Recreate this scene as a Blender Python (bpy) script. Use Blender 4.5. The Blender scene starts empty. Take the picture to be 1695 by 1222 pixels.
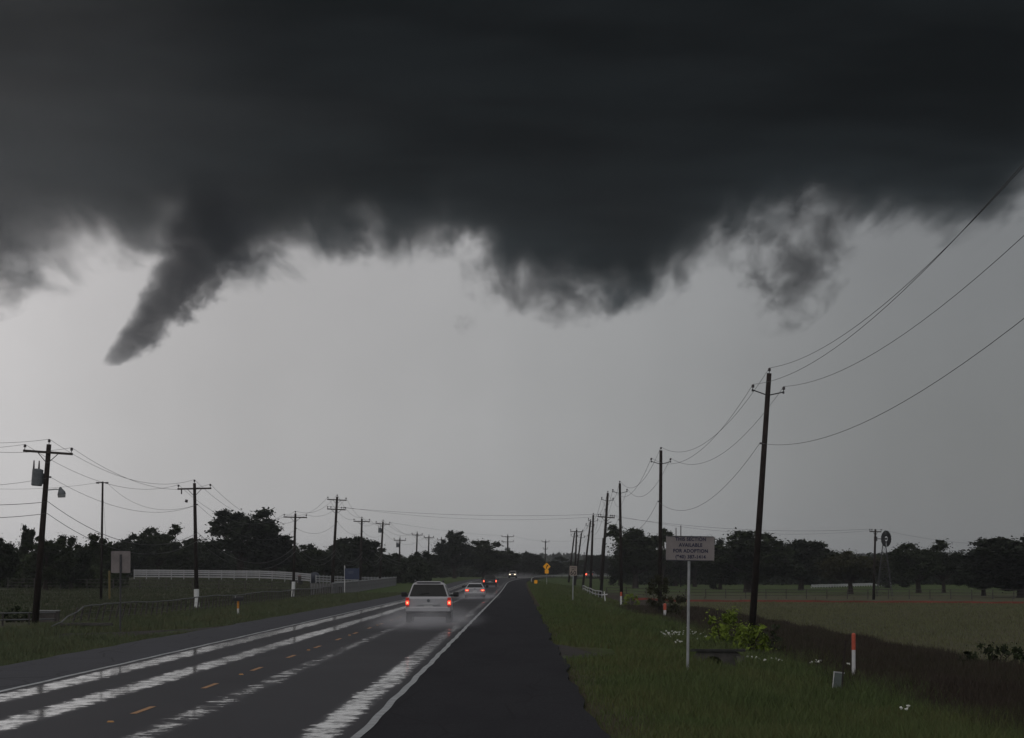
import bpy, math, random
import numpy as np
from mathutils import Vector, Matrix

rng = np.random.default_rng(11)
random.seed(5)
S = bpy.context.scene
COL = S.collection
R = math.radians

# ------------------------------------------------------------------ camera
F = 6200.0            # focal length in pixels of the 1695 px wide photograph
CAM_H = 2.05
PITCH = math.atan((950 - 611) / F)
YAW = -math.atan((859 - 847.5) / F)
cam_d = bpy.data.cameras.new('camera')
cam = bpy.data.objects.new('camera', cam_d)
COL.objects.link(cam)
cam.location = (0, 0, CAM_H)
cam.rotation_euler = (math.pi / 2 + PITCH, 0, -YAW)
cam_d.sensor_fit = 'HORIZONTAL'
cam_d.sensor_width = 36
cam_d.lens = 36 * F / 1695
cam_d.clip_start = 0.5
cam_d.clip_end = 20000
S.camera = cam
CAMROT = cam.rotation_euler.to_matrix()


def at(px, py, D):
    """world point seen at a pixel of the photograph, D metres ahead"""
    d = CAMROT @ Vector(((px - 847.5) / F, -(py - 611) / F, -1))
    return Vector((0, 0, CAM_H)) + d * (D / d.y)


# ------------------------------------------------------------------ render
S.render.engine = 'CYCLES'
c = S.cycles
c.use_denoising = True
try:
    c.denoiser = 'OPENIMAGEDENOISE'
except Exception:
    pass
c.max_bounces = 5
c.diffuse_bounces = 2
c.glossy_bounces = 3
c.transmission_bounces = 2
c.transparent_max_bounces = 6
c.volume_bounces = 0
c.volume_step_rate = 1.0
c.sample_clamp_indirect = 4
S.view_settings.view_transform = 'Standard'
S.view_settings.look = 'None'
S.view_settings.exposure = 0
S.view_settings.gamma = 1
S.view_settings.use_curve_mapping = False


# ------------------------------------------------------------------ node helper
class NT:
    def __init__(s, tree):
        s.t = tree
        tree.nodes.clear()

    def n(s, typ, ins=None, out=0, **props):
        nd = s.t.nodes.new(typ)
        for k, v in props.items():
            setattr(nd, k, v)
        for k, v in (ins or {}).items():
            sock = nd.inputs[k]
            if isinstance(v, bpy.types.NodeSocket):
                s.t.links.new(v, sock)
            else:
                sock.default_value = v
        return nd.outputs[out] if len(nd.outputs) else None

    def m(s, op, a, b=0.0, c_=None, clamp=False):
        ins = {0: a, 1: b}
        if c_ is not None:
            ins[2] = c_
        return s.n('ShaderNodeMath', ins, operation=op, use_clamp=clamp)

    def mr(s, v, a, b, lo=0.0, hi=1.0, smooth=True):
        return s.n('ShaderNodeMapRange', {0: v, 1: a, 2: b, 3: lo, 4: hi},
                   interpolation_type='SMOOTHSTEP' if smooth else 'LINEAR')

    def mix(s, f, a, b):
        nd = s.t.nodes.new('ShaderNodeMix')
        nd.data_type = 'RGBA'
        for i, v in ((0, f), (6, a), (7, b)):
            if isinstance(v, bpy.types.NodeSocket):
                s.t.links.new(v, nd.inputs[i])
            else:
                nd.inputs[i].default_value = v if i == 0 else (*v[:3], 1)
        return nd.outputs[2]

    def noise(s, vec, scale, detail=4, rough=0.55, dist=0.0):
        return s.n('ShaderNodeTexNoise', {'Vector': vec, 'Scale': scale, 'Detail': detail,
                                          'Roughness': rough, 'Distortion': dist})

    def mapping(s, vec, scale=(1, 1, 1), loc=(0, 0, 0)):
        return s.n('ShaderNodeMapping', {'Vector': vec, 'Scale': scale, 'Location': loc})

    def sep(s, vec):
        nd = s.t.nodes.new('ShaderNodeSeparateXYZ')
        s.t.links.new(vec, nd.inputs[0])
        return nd.outputs

    def curve(s, v, pts, vec=False):
        nd = s.t.nodes.new('ShaderNodeFloatCurve')
        nd.mapping.initialize()
        cu = nd.mapping.curves[0]
        cu.points[0].location = pts[0]
        cu.points[1].location = pts[-1]
        for p in pts[1:-1]:
            cu.points.new(*p)
        nd.mapping.update()
        s.t.links.new(v, nd.inputs['Value'])
        return nd.outputs[0]


# ------------------------------------------------------------------ sky (world) and sun
SUN_EL, SUN_AZ = 52.0, 200.0      # azimuth measured from the view direction (behind the camera)
W = bpy.data.worlds.new('World')
S.world = W
W.use_nodes = True
g = NT(W.node_tree)
dirv = g.n('ShaderNodeTexCoord', out=0)
xyz = g.sep(dirv)
az = g.m('ARCTAN2', xyz[0], xyz[1])
azn = g.m('ADD', g.m('MULTIPLY', az, 1 / (2 * math.pi)), 0.5)
el = g.m('MULTIPLY', g.m('ARCSINE', xyz[2]), 180 / math.pi)
def azp(a): return a / 360 + .5
b_h = g.curve(azn, [(0, .44), (azp(-90), .48), (azp(-30), .56), (azp(-10), .60), (azp(-7.2), .555), (azp(-4.5), .435), (azp(-1), .375),
                    (azp(2), .31), (azp(5), .225), (azp(8), .175), (azp(12), .155), (azp(40), .2), (azp(90), .34), (1, .44)])
sky = g.n('ShaderNodeTexSky', sky_type='NISHITA', sun_disc=False, sun_elevation=R(SUN_EL), sun_rotation=R(SUN_AZ))
tint_h = g.mix(g.mr(az, R(-8), R(8)), (1.0, .985, 1.0), (.955, .99, 1.03))
low = g.mix(g.mr(el, 0, 6), (.97, .97, .97), (1.03, 1.0, .985))
up = g.mr(el, 7, 55)
bright = g.m('ADD', g.m('MULTIPLY', b_h, g.m('SUBTRACT', 1, up)), g.m('MULTIPLY', up, .34))
rain = g.noise(g.mapping(dirv, (26, 26, 3.0)), 1.0, 3, .5)
bright = g.m('MULTIPLY', bright, g.mr(rain, .25, .75, .975, 1.025))
mott = g.noise(g.mapping(dirv, (9, 9, 11)), 1.0, 4, .55)
bright = g.m('MULTIPLY', bright, g.mr(mott, .25, .75, .94, 1.06))
vec_b = g.n('ShaderNodeCombineXYZ', {0: bright, 1: bright, 2: bright})
ov = g.n('ShaderNodeMix', {6: vec_b, 7: tint_h, 0: 1.0}, out=2, data_type='RGBA', blend_type='MULTIPLY')
ov = g.n('ShaderNodeMix', {6: ov, 7: low, 0: 1.0}, out=2, data_type='RGBA', blend_type='MULTIPLY')
ov10 = g.n('ShaderNodeVectorMath', {0: ov, 1: (10, 10, 10)}, operation='MULTIPLY')
fin = g.mix(.95, sky, ov10)
bg = g.n('ShaderNodeBackground', {0: fin, 1: .1})
g.n('ShaderNodeOutputWorld', {0: bg})

sun_d = bpy.data.lights.new('sun', 'SUN')
sun_d.energy = 0.5
sun_d.angle = R(40)
sun_d.color = (1, .97, .92)
sun = bpy.data.objects.new('sun', sun_d)
COL.objects.link(sun)
sd = Vector((math.sin(R(SUN_AZ)) * math.cos(R(SUN_EL)), math.cos(R(SUN_AZ)) * math.cos(R(SUN_EL)), math.sin(R(SUN_EL))))
sun.rotation_euler = sd.to_track_quat('Z', 'Y').to_euler()
sun.location = (0, -20, 30)


# ------------------------------------------------------------------ materials
def pmat(name, col, rough=.7, spec=.3, var=.25, scale=6.0, metal=0.0, emit=None, estr=0.0, bump=0.0, island=False, col2=None):
    m = bpy.data.materials.new(name)
    m.use_nodes = True
    t = NT(m.node_tree)
    co = t.n('ShaderNodeTexCoord', out=3)
    nz = t.noise(co, scale, 5, .6)
    lo = tuple(v * (1 - var) for v in col)
    hi = tuple(min(1, v * (1 + var)) for v in col)
    colr = t.mix(t.mr(nz, .3, .7), lo, hi)
    if col2:
        pz = t.noise(co, .16, 5, .65)
        colr = t.mix(t.mr(pz, .43, .57), colr, col2)
    if col2:
        pd = t.noise(co, .45, 4, .6)
        colr = t.mix(t.mr(pd, .52, .66), colr, tuple(v * .55 for v in col))
    if island:
        isl = t.t.nodes.new('ShaderNodeNewGeometry').outputs['Random Per Island']
        colr = t.mix(isl, colr, tuple(v * 1.6 for v in col))
        # a small share of leaves and blades differs in hue
    ins = {'Base Color': colr, 'Roughness': rough, 'Specular IOR Level': spec, 'Metallic': metal}
    if emit:
        ins['Emission Color'] = (*emit, 1)
        ins['Emission Strength'] = estr
    if bump:
        ins['Normal'] = t.n('ShaderNodeBump', {'Strength': bump, 'Distance': .02, 'Height': nz})
    b = t.n('ShaderNodeBsdfPrincipled', ins)
    t.n('ShaderNodeOutputMaterial', {0: b})
    return m


M = {
    'wood': pmat('creosote_wood', (.018, .0135, .012), .85, .2, .35, 3),
    'arm': pmat('weathered_arm', (.045, .038, .034), .85, .2, .3, 5),
    'iron': pmat('dark_iron', (.04, .04, .045), .6, .4),
    'porcelain': pmat('brown_porcelain', (.05, .04, .045), .3, .5),
    'transformer': pmat('transformer_grey', (.10, .11, .12), .6, .4),
    'sleeve': pmat('white_sleeve', (.55, .56, .57), .6, .3, .12),
    'wire': pmat('wire', (.03, .03, .035), .6, .3),
    'cable': pmat('black_cable', (.02, .02, .022), .6, .3),
    'white_paint': pmat('white_paint', (.50, .50, .51), .5, .4, .08),
    'white_fence': pmat('white_fence', (.27, .275, .285), .6, .3, .15, 2),
    'grey_fence': pmat('grey_fence', (.125, .125, .13), .75, .2, .2, 2),
    'dark_fence': pmat('dark_fence', (.055, .05, .048), .8, .2, .3, 2),
    'pipe': pmat('galvanised_pipe', (.075, .077, .08), .45, .5, .25, 4, .3),
    'galv': pmat('galvanised_steel', (.30, .31, .32), .45, .5, .15, 4, .4),
    'sign_face': pmat('sign_face', (.20, .18, .18), .5, .3, .1, 3),
    'sign_back': pmat('sign_back', (.17, .15, .15), .5, .4, .2, 2),
    'sign_ink': pmat('sign_ink', (.018, .02, .05), .6, .2, .05),
    'sign_edge': pmat('sign_edge', (.05, .05, .06), .6, .2, .05),
    'limit_face': pmat('limit_face', (.30, .25, .22), .5, .3, .08),
    'black': pmat('black_print', (.012, .012, .012), .6, .2, .05),
    'yellow': pmat('sign_yellow', (.95, .42, .015), .5, .3, .06),
    'yellow_guard': pmat('guy_guard_yellow', (.13, .10, .035), .6, .3, .1),
    'blue': pmat('sign_blue', (.030, .040, .078), .5, .3, .1),
    'blue_text': pmat('sign_pale', (.09, .10, .13), .5, .3, .1),
    'red_marker': pmat('marker_red', (.42, .08, .045), .5, .3, .1),
    'orange': pmat('marker_orange', (.5, .2, .03), .5, .3, .1),
    'safety': pmat('orange_mesh', (.18, .045, .033), .7, .2, .2, .3),
    'concrete': pmat('old_concrete', (.055, .052, .05), .85, .2, .3, 3, bump=.3),
    'concrete_dark': pmat('damp_concrete', (.028, .028, .027), .85, .2, .3, 3),
    'line_white': pmat('line_white', (.24, .255, .265), .35, .5, .45, 1.5),
    'line_yellow': pmat('line_yellow', (.26, .115, .022), .5, .4, .25, 3),
    'stud': pmat('stud_yellow', (.3, .15, .04), .4, .5, .1),
    'car_white': pmat('car_white', (.33, .33, .35), .3, .5, .04),
    'car_dark': pmat('car_dark', (.02, .02, .023), .3, .5, .05),
    'car_grey': pmat('car_grey', (.18, .17, .17), .35, .5, .05),
    'car_trim': pmat('car_trim', (.02, .02, .022), .6, .3, .1),
    'car_under': pmat('car_underbody', (.045, .045, .05), .8, .2, .1),
    'glass': pmat('car_glass', (.006, .007, .008), .25, .12, .05),
    'tyre': pmat('tyre', (.018, .018, .018), .85, .2, .1),
    'rim': pmat('rim', (.3, .3, .31), .4, .5, .1, metal=.6),
    'lamp_red': pmat('tail_lens', (.35, .02, .02), .3, .5, .05, emit=(1, .06, .03), estr=.10),
    'lamp_lit': pmat('tail_lit', (.5, .05, .02), .3, .5, .0, emit=(1, .045, .025), estr=2.3),
    'lamp_hot': pmat('tail_bulb', (.5, .2, .1), .3, .5, .0, emit=(1, .30, .14), estr=2.4),
    'lamp_head': pmat('head_lit', (.8, .8, .8), .3, .5, .0, emit=(1, .80, .52), estr=2.6),
    'plate': pmat('plate', (.45, .45, .46), .5, .4, .05),
    'rust': pmat('rusty_steel', (.028, .022, .02), .8, .2, .3),
    'pedestal': pmat('pedestal_green', (.10, .12, .115), .6, .3, .12),
    'tank': pmat('blue_tank', (.025, .03, .045), .6, .3, .1),
    'cart_red': pmat('cart_red', (.12, .03, .03), .6, .3, .1),
    'bark': pmat('bark', (.035, .028, .024), .9, .1, .35, 4),
    'leaf_dark': pmat('leaf_dark', (.013, .017, .010), .8, .08, .25, .5, island=True),
    'leaf_green': pmat('leaf_green', (.018, .024, .011), .8, .08, .25, .5, island=True),
    'leaf_olive': pmat('leaf_olive', (.028, .028, .014), .8, .08, .25, .5, island=True),
    'leaf_bush': pmat('leaf_bush', (.095, .13, .020), .75, .1, .3, 3, island=True),
    'leaf_far': pmat('leaf_far', (.022, .027, .018), .9, .05, .3, .02, island=True),
    'grass': pmat('verge_blades', (.051, .069, .026), .8, .1, .55, .5, island=True, col2=(.080, .074, .032)),
    'grass_left_veil': pmat('left_verge_veiled_blades', (.056, .068, .038), .8, .1, .45, .4, island=True, col2=(.075, .068, .036)),  # blade colour lifted to carry the pale light veil over the left side
    'pasture': pmat('pasture_blades', (.034, .042, .024), .9, .05, .4, .2, island=True, col2=(.05, .046, .03)),
    'weeds': pmat('ditch_blades', (.034, .027, .022), .9, .05, .5, .4, island=True, col2=(.030, .034, .017)),
    'field': pmat('field_blades', (.082, .086, .046), .9, .05, .3, .15, island=True, col2=(.090, .084, .050)),
    'petal': pmat('petal', (.52, .53, .49), .8, .1, .05),
}


# ------------------------------------------------------------------ mesh helpers
class MB:
    def __init__(s):
        s.v, s.f, s.mi = [], [], []

    def add(s, vs, fs, mi=0):
        o = len(s.v)
        s.v += [tuple(p) for p in vs]
        for f in fs:
            s.f.append(tuple(i + o for i in f))
            s.mi.append(mi)

    def box(s, cx, cy, cz, sx, sy, sz, mi=0, rot=None):
        vs = [Vector((x * sx / 2, y * sy / 2, z * sz / 2)) for x in (-1, 1) for y in (-1, 1) for z in (-1, 1)]
        if rot is not None:
            vs = [rot @ v for v in vs]
        vs = [v + Vector((cx, cy, cz)) for v in vs]
        s.add(vs, [(0, 1, 3, 2), (4, 6, 7, 5), (0, 4, 5, 1), (2, 3, 7, 6), (0, 2, 6, 4), (1, 5, 7, 3)], mi)
        return s

    def tube(s, pts, rad, seg=8, mi=0, cap=True):
        pts = [Vector(p) for p in pts]
        if not isinstance(rad, (list, tuple)):
            rad = [rad] * len(pts)
        rings = []
        for i, p in enumerate(pts):
            d = (pts[min(i + 1, len(pts) - 1)] - pts[max(i - 1, 0)]).normalized()
            a = d.cross(Vector((0, 1, 0)) if abs(d.y) < .9 else Vector((1, 0, 0))).normalized()
            b = d.cross(a).normalized()
            rings.append([p + (a * math.cos(t) + b * math.sin(t)) * rad[i] for t in [2 * math.pi * k / seg for k in range(seg)]])
        vs = [v for r in rings for v in r]
        fs = []
        for i in range(len(pts) - 1):
            for k in range(seg):
                k2 = (k + 1) % seg
                fs.append((i * seg + k, i * seg + k2, (i + 1) * seg + k2, (i + 1) * seg + k))
        if cap:
            fs.append(tuple(range(seg - 1, -1, -1)))
            fs.append(tuple((len(pts) - 1) * seg + k for k in range(seg)))
        s.add(vs, fs, mi)
        return s

    def build(s, name, mat, parent=None, smooth=False, bevel=0):
        me = bpy.data.meshes.new(name)
        me.from_pydata(s.v, [], s.f)
        for mm in (mat if isinstance(mat, (list, tuple)) else [mat]):
            me.materials.append(mm)
        if any(s.mi):
            me.polygons.foreach_set('material_index', s.mi)
        if smooth:
            me.polygons.foreach_set('use_smooth', [True] * len(s.f))
        o = link(name, me, parent)
        if bevel:
            md = o.modifiers.new('bevel', 'BEVEL')
            md.width = bevel
            md.segments = 2
            md.limit_method = 'ANGLE'
        return o


def link(name, me, parent=None):
    o = bpy.data.objects.new(name, me)
    COL.objects.link(o)
    if parent is not None:
        o.parent = parent
    return o


def tag(o, label, cat, group=None):
    o['label'] = label
    o['category'] = cat
    if group:
        o['group'] = group
    return o


def thing(name, label, cat, loc, rot=(0, 0, 0), group=None):
    o = bpy.data.objects.new(name, None)
    o.empty_display_size = .3
    COL.objects.link(o)
    o.location = loc
    o.rotation_euler = rot
    return tag(o, label, cat, group)


def np_mesh(name, verts, faces_flat, nper, mat):
    """verts (n,3) float, faces_flat int array, nper corners per face"""
    me = bpy.data.meshes.new(name)
    nf = len(faces_flat) // nper
    me.vertices.add(len(verts))
    me.vertices.foreach_set('co', np.asarray(verts, dtype=np.float32).ravel())
    me.loops.add(len(faces_flat))
    me.loops.foreach_set('vertex_index', np.asarray(faces_flat, dtype=np.int32))
    me.polygons.add(nf)
    me.polygons.foreach_set('loop_start', np.arange(0, nf * nper, nper, dtype=np.int32))
    me.polygons.foreach_set('loop_total', np.full(nf, nper, dtype=np.int32))
    me.materials.append(mat)
    me.update(calc_edges=True)
    me.validate()
    return me


def sm(a, b, x):
    t = np.clip((np.asarray(x, float) - a) / (b - a), 0, 1)
    return t * t * (3 - 2 * t)


# ------------------------------------------------------------------ road line and terrain
E_L, E_C, E_R = -9.04, -5.65, -2.03          # left edge line, centre, right edge line (metres from the camera)
SH_L, SH_R = -11.6, 1.06                     # shoulder edges


def off(y):
    y = np.asarray(y, float)
    a = np.where(y > 600, (np.minimum(y, 930) - 600) ** 2 / (2 * 9230.), 0)
    return a + np.where(y > 930, (y - 930) * .0357, 0)


def rz(y):
    return 1.05 * sm(350, 930, y)


TU = [-500, -60, -30, -22, -16, -13, -11.65, -11.55, 1.0, 1.1, 2, 3.5, 6.5, 9, 12, 18, 60, 300]
TZ = [0.1, -.2, -.4, -.42, -.4, -.2, -.05, -.10, -.10, -.05, -.1, -.27, -.7, -1.0, -1.05, -1.3, -1.3, -.8]


def ground_u(u, y):
    u = np.asarray(u, float)
    y = np.asarray(y, float)
    z = np.interp(u, TU, TZ) * (1 - .75 * sm(780, 980, y))
    z = z + rz(y) + .95 * sm(350, 620, y) * sm(22, 42, -u) * (1 - sm(800, 1000, y))
    side = np.clip(np.minimum(np.maximum(u - 1.1, -11.7 - u), 3) / 3, 0, 1)
    side = side * (1 - .85 * sm(14, 18, np.abs(u)))
    z = z + side * (.05 * np.sin(u * 1.3 + y * .21) + .05 * np.sin(y * .37 - u * .8) + .03 * np.sin(u * 3.1 + y * 1.1))
    return z


def gz(x, y):
    return float(ground_u(x - off(y), y))


us = np.unique(np.concatenate([np.arange(-30, 25.01, .5), [-11.65, -11.55, 1.0, 1.1], np.linspace(25, 120, 24), np.linspace(-120, -30, 24),
                               np.linspace(120, 760, 14), np.linspace(-760, -120, 14)]))
ys = np.unique(np.concatenate([np.arange(-30, 300, 3.), np.arange(300, 1000, 10.), np.arange(1000, 4301, 55.)]))
UU, YY = np.meshgrid(us, ys)
ZZ = ground_u(UU, YY)
XX = UU + off(YY)
nu, ny = len(us), len(ys)
idx = np.arange(nu * ny).reshape(ny, nu)
quads = np.stack([idx[:-1, :-1], idx[:-1, 1:], idx[1:, 1:], idx[1:, :-1]], -1).reshape(-1)


def ground_material():
    m = bpy.data.materials.new('ground')
    m.use_nodes = True
    t = NT(m.node_tree)
    co = t.n('ShaderNodeTexCoord', out=3)
    x, y, z = t.sep(co)
    n1 = t.noise(co, .22, 5, .6)
    n2 = t.noise(co, 1.7, 5, .65)
    n3 = t.noise(co, .06, 3, .5)
    xj = t.m('ADD', x, t.m('MULTIPLY', t.m('SUBTRACT', n1, .5), 5.0))
    green = t.mix(t.mr(n2, .3, .7), (.026, .042, .014), (.055, .082, .026))
    green = t.mix(t.mr(n1, .45, .75), green, (.062, .058, .028))
    dark = t.mix(t.mr(n2, .3, .7), (.026, .021, .018), (.044, .036, .028))
    pale = t.mix(t.mr(n3, .35, .65), (.062, .067, .037), (.092, .082, .053))
    pale = t.mix(t.mr(n2, .3, .75), pale, (.045, .045, .028))
    c1 = t.mix(t.mr(xj, 8.0, 10.5), green, dark)
    c1 = t.mix(t.mr(x, 15.9, 16.7), c1, pale)
    c1 = t.mix(t.mr(y, 480, 640), c1, green)
    lf = t.mix(t.mr(n3, .3, .7), (.036, .042, .024), (.056, .054, .034))
    c1 = t.mix(t.mr(xj, -21, -25), c1, lf)
    edge = t.m('MULTIPLY', t.mr(xj, 3.2, .8), t.mr(x, -4, 0))
    c1 = t.mix(edge, c1, (.040, .032, .022))
    b = t.n('ShaderNodeBsdfPrincipled', {'Base Color': c1, 'Roughness': .95, 'Specular IOR Level': .05,
            'Normal': t.n('ShaderNodeBump', {'Strength': .6, 'Distance': .1, 'Height': n2})})
    t.n('ShaderNodeOutputMaterial', {0: b})
    return m


gme = np_mesh('ground', np.stack([XX.ravel(), YY.ravel(), ZZ.ravel()], -1), quads, 4, ground_material())
gme.polygons.foreach_set('use_smooth', [True] * len(gme.polygons))
ground = link('ground', gme)
ground['kind'] = 'structure'


# centreline beyond the straight: list of (x, y, heading, s) for the camera's own line u = 0
path = []
y0 = -25.0
while y0 < 930:
    path.append((float(off(y0)), y0, math.atan(max(0, min(y0, 930) - 600) / 9230.), y0))
    y0 += .8 if y0 < 160 else (4.0 if y0 < 600 else 6.0)
px_, py_, hd, ss = float(off(930)), 930.0, math.atan(330 / 9230.), 930.0
while ss < 1500:
    path.append((px_, py_, hd, ss))
    hd = min(hd + 6 * .0085, 1.22)
    px_ += math.sin(hd) * 6
    py_ += math.cos(hd) * 6
    ss += 6


def on_road(u, s):
    i = min(range(len(path)), key=lambda k: abs(path[k][3] - s)) if s > 600 else 0
    if s <= 600:
        return Vector((u, s, 0 + float(rz(s)))), 0.0
    x, y, h, s0 = path[i]
    d = s - s0
    x += math.sin(h) * d
    y += math.cos(h) * d
    return Vector((x + u * math.cos(h), y - u * math.sin(h), float(rz(s)))), h


def strip(name, u0, u1, s0, s1, lift, mat, parent=None, cols=1, skirt=0.0, wob=0.0, ragged=0):
    vs, fs, uv = [], [], []
    rows = [p for p in path if s0 <= p[3] <= s1]
    if not rows or rows[0][3] > s0:
        rows = [(float(off(s0)), s0, 0, s0)] + rows
    if rows[-1][3] < s1:
        q, h = on_road(0, s1)
        rows = rows + [(q.x, q.y, h, s1)]
    ul = [u0 + (u1 - u0) * k / cols for k in range(cols + 1)]
    for (x, y, h, s) in rows:
        z = float(rz(s)) + lift
        w_ = wob * (math.sin(s * .9) * .5 + math.sin(s * .37 + 1) * .5)
        pr = [(u + w_, z) for u in ul]
        if ragged:
            j_ = .05 * math.sin(s * .31) + .03 * math.sin(s * .83 + 1) + .05 * math.sin(s * .13 + 2)
            e_ = -1 if ragged > 0 else 0
            pr[e_] = (pr[e_][0] + j_, z)
            if skirt:
                ul = list(ul)
                ul_s = pr[e_][0]
        if skirt:
            pr = [(pr[0][0] - .03, z - skirt)] + pr + [(pr[-1][0] + .03, z - skirt)]
        for (u, zz) in pr:
            vs.append((x + u * math.cos(h), y - u * math.sin(h), zz))
            uv.append((u, s))
    k = len(pr)
    for i in range(len(rows) - 1):
        for j in range(k - 1):
            fs.append((i * k + j, i * k + j + 1, (i + 1) * k + j + 1, (i + 1) * k + j))
    me = bpy.data.meshes.new(name)
    me.from_pydata(vs, [], fs)
    me.materials.append(mat)
    lay = me.uv_layers.new(name='UVMap')
    for lp in me.loops:
        lay.data[lp.index].uv = uv[lp.vertex_index]
    return link(name, me, parent)


def road_material():
    m = bpy.data.materials.new('wet_lane_asphalt')
    m.use_nodes = True
    t = NT(m.node_tree)
    uvn = t.n('ShaderNodeTexCoord', out=2)
    u, s, _ = t.sep(uvn)
    wig = t.m('MULTIPLY', t.m('SUBTRACT', t.noise(t.mapping(uvn, (.0, .03, 1)), 1.0, 2), .5), .35)
    uw = t.m('ADD', u, wig)

    def band(c0, w, amp):
        d = t.m('ABSOLUTE', t.m('SUBTRACT', uw, c0))
        return t.m('MULTIPLY', t.mr(d, w, w * .15), amp)
    bands = band(-8.52, .50, .80)
    for c0, w, a in ((-6.98, .46, .78), (-4.75, .36, .30)):
        bands = t.m('MAXIMUM', bands, band(c0, w, a))
    near = t.mr(s, 170, 75, .42, 1.0)
    bands = t.m('MAXIMUM', bands, t.m('MULTIPLY', band(-2.52, .38, .74), near))
    fine = t.noise(t.mapping(uvn, (2.6, .95, 1)), 1.0, 6, .70)
    mid = t.noise(t.mapping(uvn, (1.5, .35, 1)), 1.0, 4, .65)
    big = t.noise(t.mapping(uvn, (.3, .05, 1)), 1.0, 3, .5)
    grain = t.m('ADD', t.m('MULTIPLY', t.m('SUBTRACT', fine, .5), 5.2), t.m('MULTIPLY', t.m('SUBTRACT', mid, .5), 1.1))
    tiny = t.noise(t.mapping(uvn, (5.0, 1.7, 1), (5, 2, 0)), 1.0, 4, .7)
    grain = t.m('ADD', grain, t.m('MULTIPLY', t.m('SUBTRACT', tiny, .5), 2.6))
    grain = t.m('ADD', grain, t.m('MULTIPLY', t.m('SUBTRACT', big, .5), .9))
    wet = t.m('MULTIPLY', t.mr(t.m('ADD', bands, t.m('MULTIPLY', grain, .42)), .24, .72), t.mr(grain, -.75, .6, .34, 1.0))
    wet = t.m('MULTIPLY', wet, t.mr(bands, .0, .2))
    # thin transverse puddles caught in the cracks
    tr = t.noise(t.mapping(uvn, (.55, 2.4, 1), (3.1, 0, 0)), 1.0, 2, .4)
    wet = t.m('MAXIMUM', wet, t.m('MULTIPLY', t.mr(tr, .735, .78), t.mr(bands, .02, .3)))
    sheen = t.m('MULTIPLY', t.mr(u, -9.2, -8.9), t.mr(u, -1.8, -2.2))
    ag = t.noise(uvn, 60, 3, .7)
    base = t.mix(t.mr(ag, .3, .7), (.009, .009, .0115), (.019, .0185, .024))
    base = t.mix(wet, base, (.012, .012, .013))
    soft = t.m('MULTIPLY', t.mr(bands, 0, .7), t.mr(mid, .25, .7, .5, 1.0))
    rough = t.m('ADD', t.m('MULTIPLY', soft, -.22), t.m('ADD', .60, t.m('MULTIPLY', t.m('SUBTRACT', big, .5), .16)))
    spec = t.m('ADD', .13, t.m('MULTIPLY', soft, .16))
    bmp = t.n('ShaderNodeBump', {'Strength': .25, 'Distance': .006, 'Height': ag})
    dry = t.n('ShaderNodeBsdfPrincipled', {'Base Color': base, 'Roughness': rough, 'Specular IOR Level': spec, 'Normal': bmp})
    film = t.n('ShaderNodeBsdfPrincipled', {'Base Color': (.02, .02, .022, 1), 'Roughness': t.m('ADD', .05, t.m('MULTIPLY', fine, .06)), 'Specular IOR Level': .7})
    b = t.n('ShaderNodeMixShader', {0: wet, 1: dry, 2: film})
    t.n('ShaderNodeOutputMaterial', {0: b})
    return m


def shoulder_material(name, lo, hi, spec, rough):
    m = bpy.data.materials.new(name)
    m.use_nodes = True
    t = NT(m.node_tree)
    uvn = t.n('ShaderNodeTexCoord', out=2)
    ag = t.noise(t.mapping(uvn, (1, .35, 1)), 16, 5, .8)
    big = t.noise(t.mapping(uvn, (.6, .06, 1)), 1.2, 4, .6)
    base = t.mix(t.mr(ag, .3, .7), lo, hi)
    base = t.mix(t.mr(big, .4, .75), base, tuple(v * 1.5 for v in lo))
    crk = t.n('ShaderNodeTexVoronoi', {'Vector': t.mapping(uvn, (.55, .18, 1)), 'Scale': 1.0}, feature='DISTANCE_TO_EDGE')
    base = t.mix(t.m('MULTIPLY', t.mr(crk, .018, .004), .6), base, (.008, .008, .009))
    b = t.n('ShaderNodeBsdfPrincipled', {'Base Color': base, 'Roughness': rough, 'Specular IOR Level': spec,
            'Normal': t.n('ShaderNodeBump', {'Strength': .4, 'Distance': .008, 'Height': ag})})
    t.n('ShaderNodeOutputMaterial', {0: b})
    return m


road = strip('road', E_L, E_R, -25, 1480, 0.0, road_material(), cols=6)
road['kind'] = 'structure'
shr = strip('shoulder', E_R + .001, SH_R, -25, 1480, 0.0, shoulder_material('right_shoulder_asphalt', (.008, .008, .010), (.027, .027, .031), .03, .8), skirt=.3, ragged=1)
shr['kind'] = 'structure'
shl = strip('shoulder', SH_L, E_L - .001, -25, 1480, 0.0, shoulder_material('left_shoulder_asphalt', (.030, .031, .037), (.05, .051, .058), .06, .7), skirt=.3, ragged=-1)
shl['kind'] = 'structure'
strip('edge_line', E_R - .06, E_R + .06, -25, 1480, .006, M['line_white'], road, wob=.02)
strip('edge_line', E_L - .06, E_L + .06, -25, 1480, .006, M['line_white'], road, wob=.02)
s = 42.8
while s < 420:
    strip('lane_dash', E_C - .05, E_C + .05, s, s + 3.05, .006, M['line_yellow'], road)
    s += 12.2
sb = MB()
sb.add([(-.05, -.05, 0), (.05, -.05, 0), (.05, .05, 0), (-.05, .05, 0), (-.035, -.02, .02), (.035, -.02, .02), (.035, .02, .02), (-.035, .02, .02)],
       [(4, 5, 6, 7), (0, 1, 5, 4), (1, 2, 6, 5), (2, 3, 7, 6), (3, 0, 4, 7)])
stud = sb.build('road_stud', M['stud'], road)
stud.location = (E_C, 52, .001)
for k in range(1, 12):
    o = stud.copy()
    COL.objects.link(o)
    o.location = (E_C, 52 + 24.4 * k, float(rz(52 + 24.4 * k)) + .001)

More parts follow.
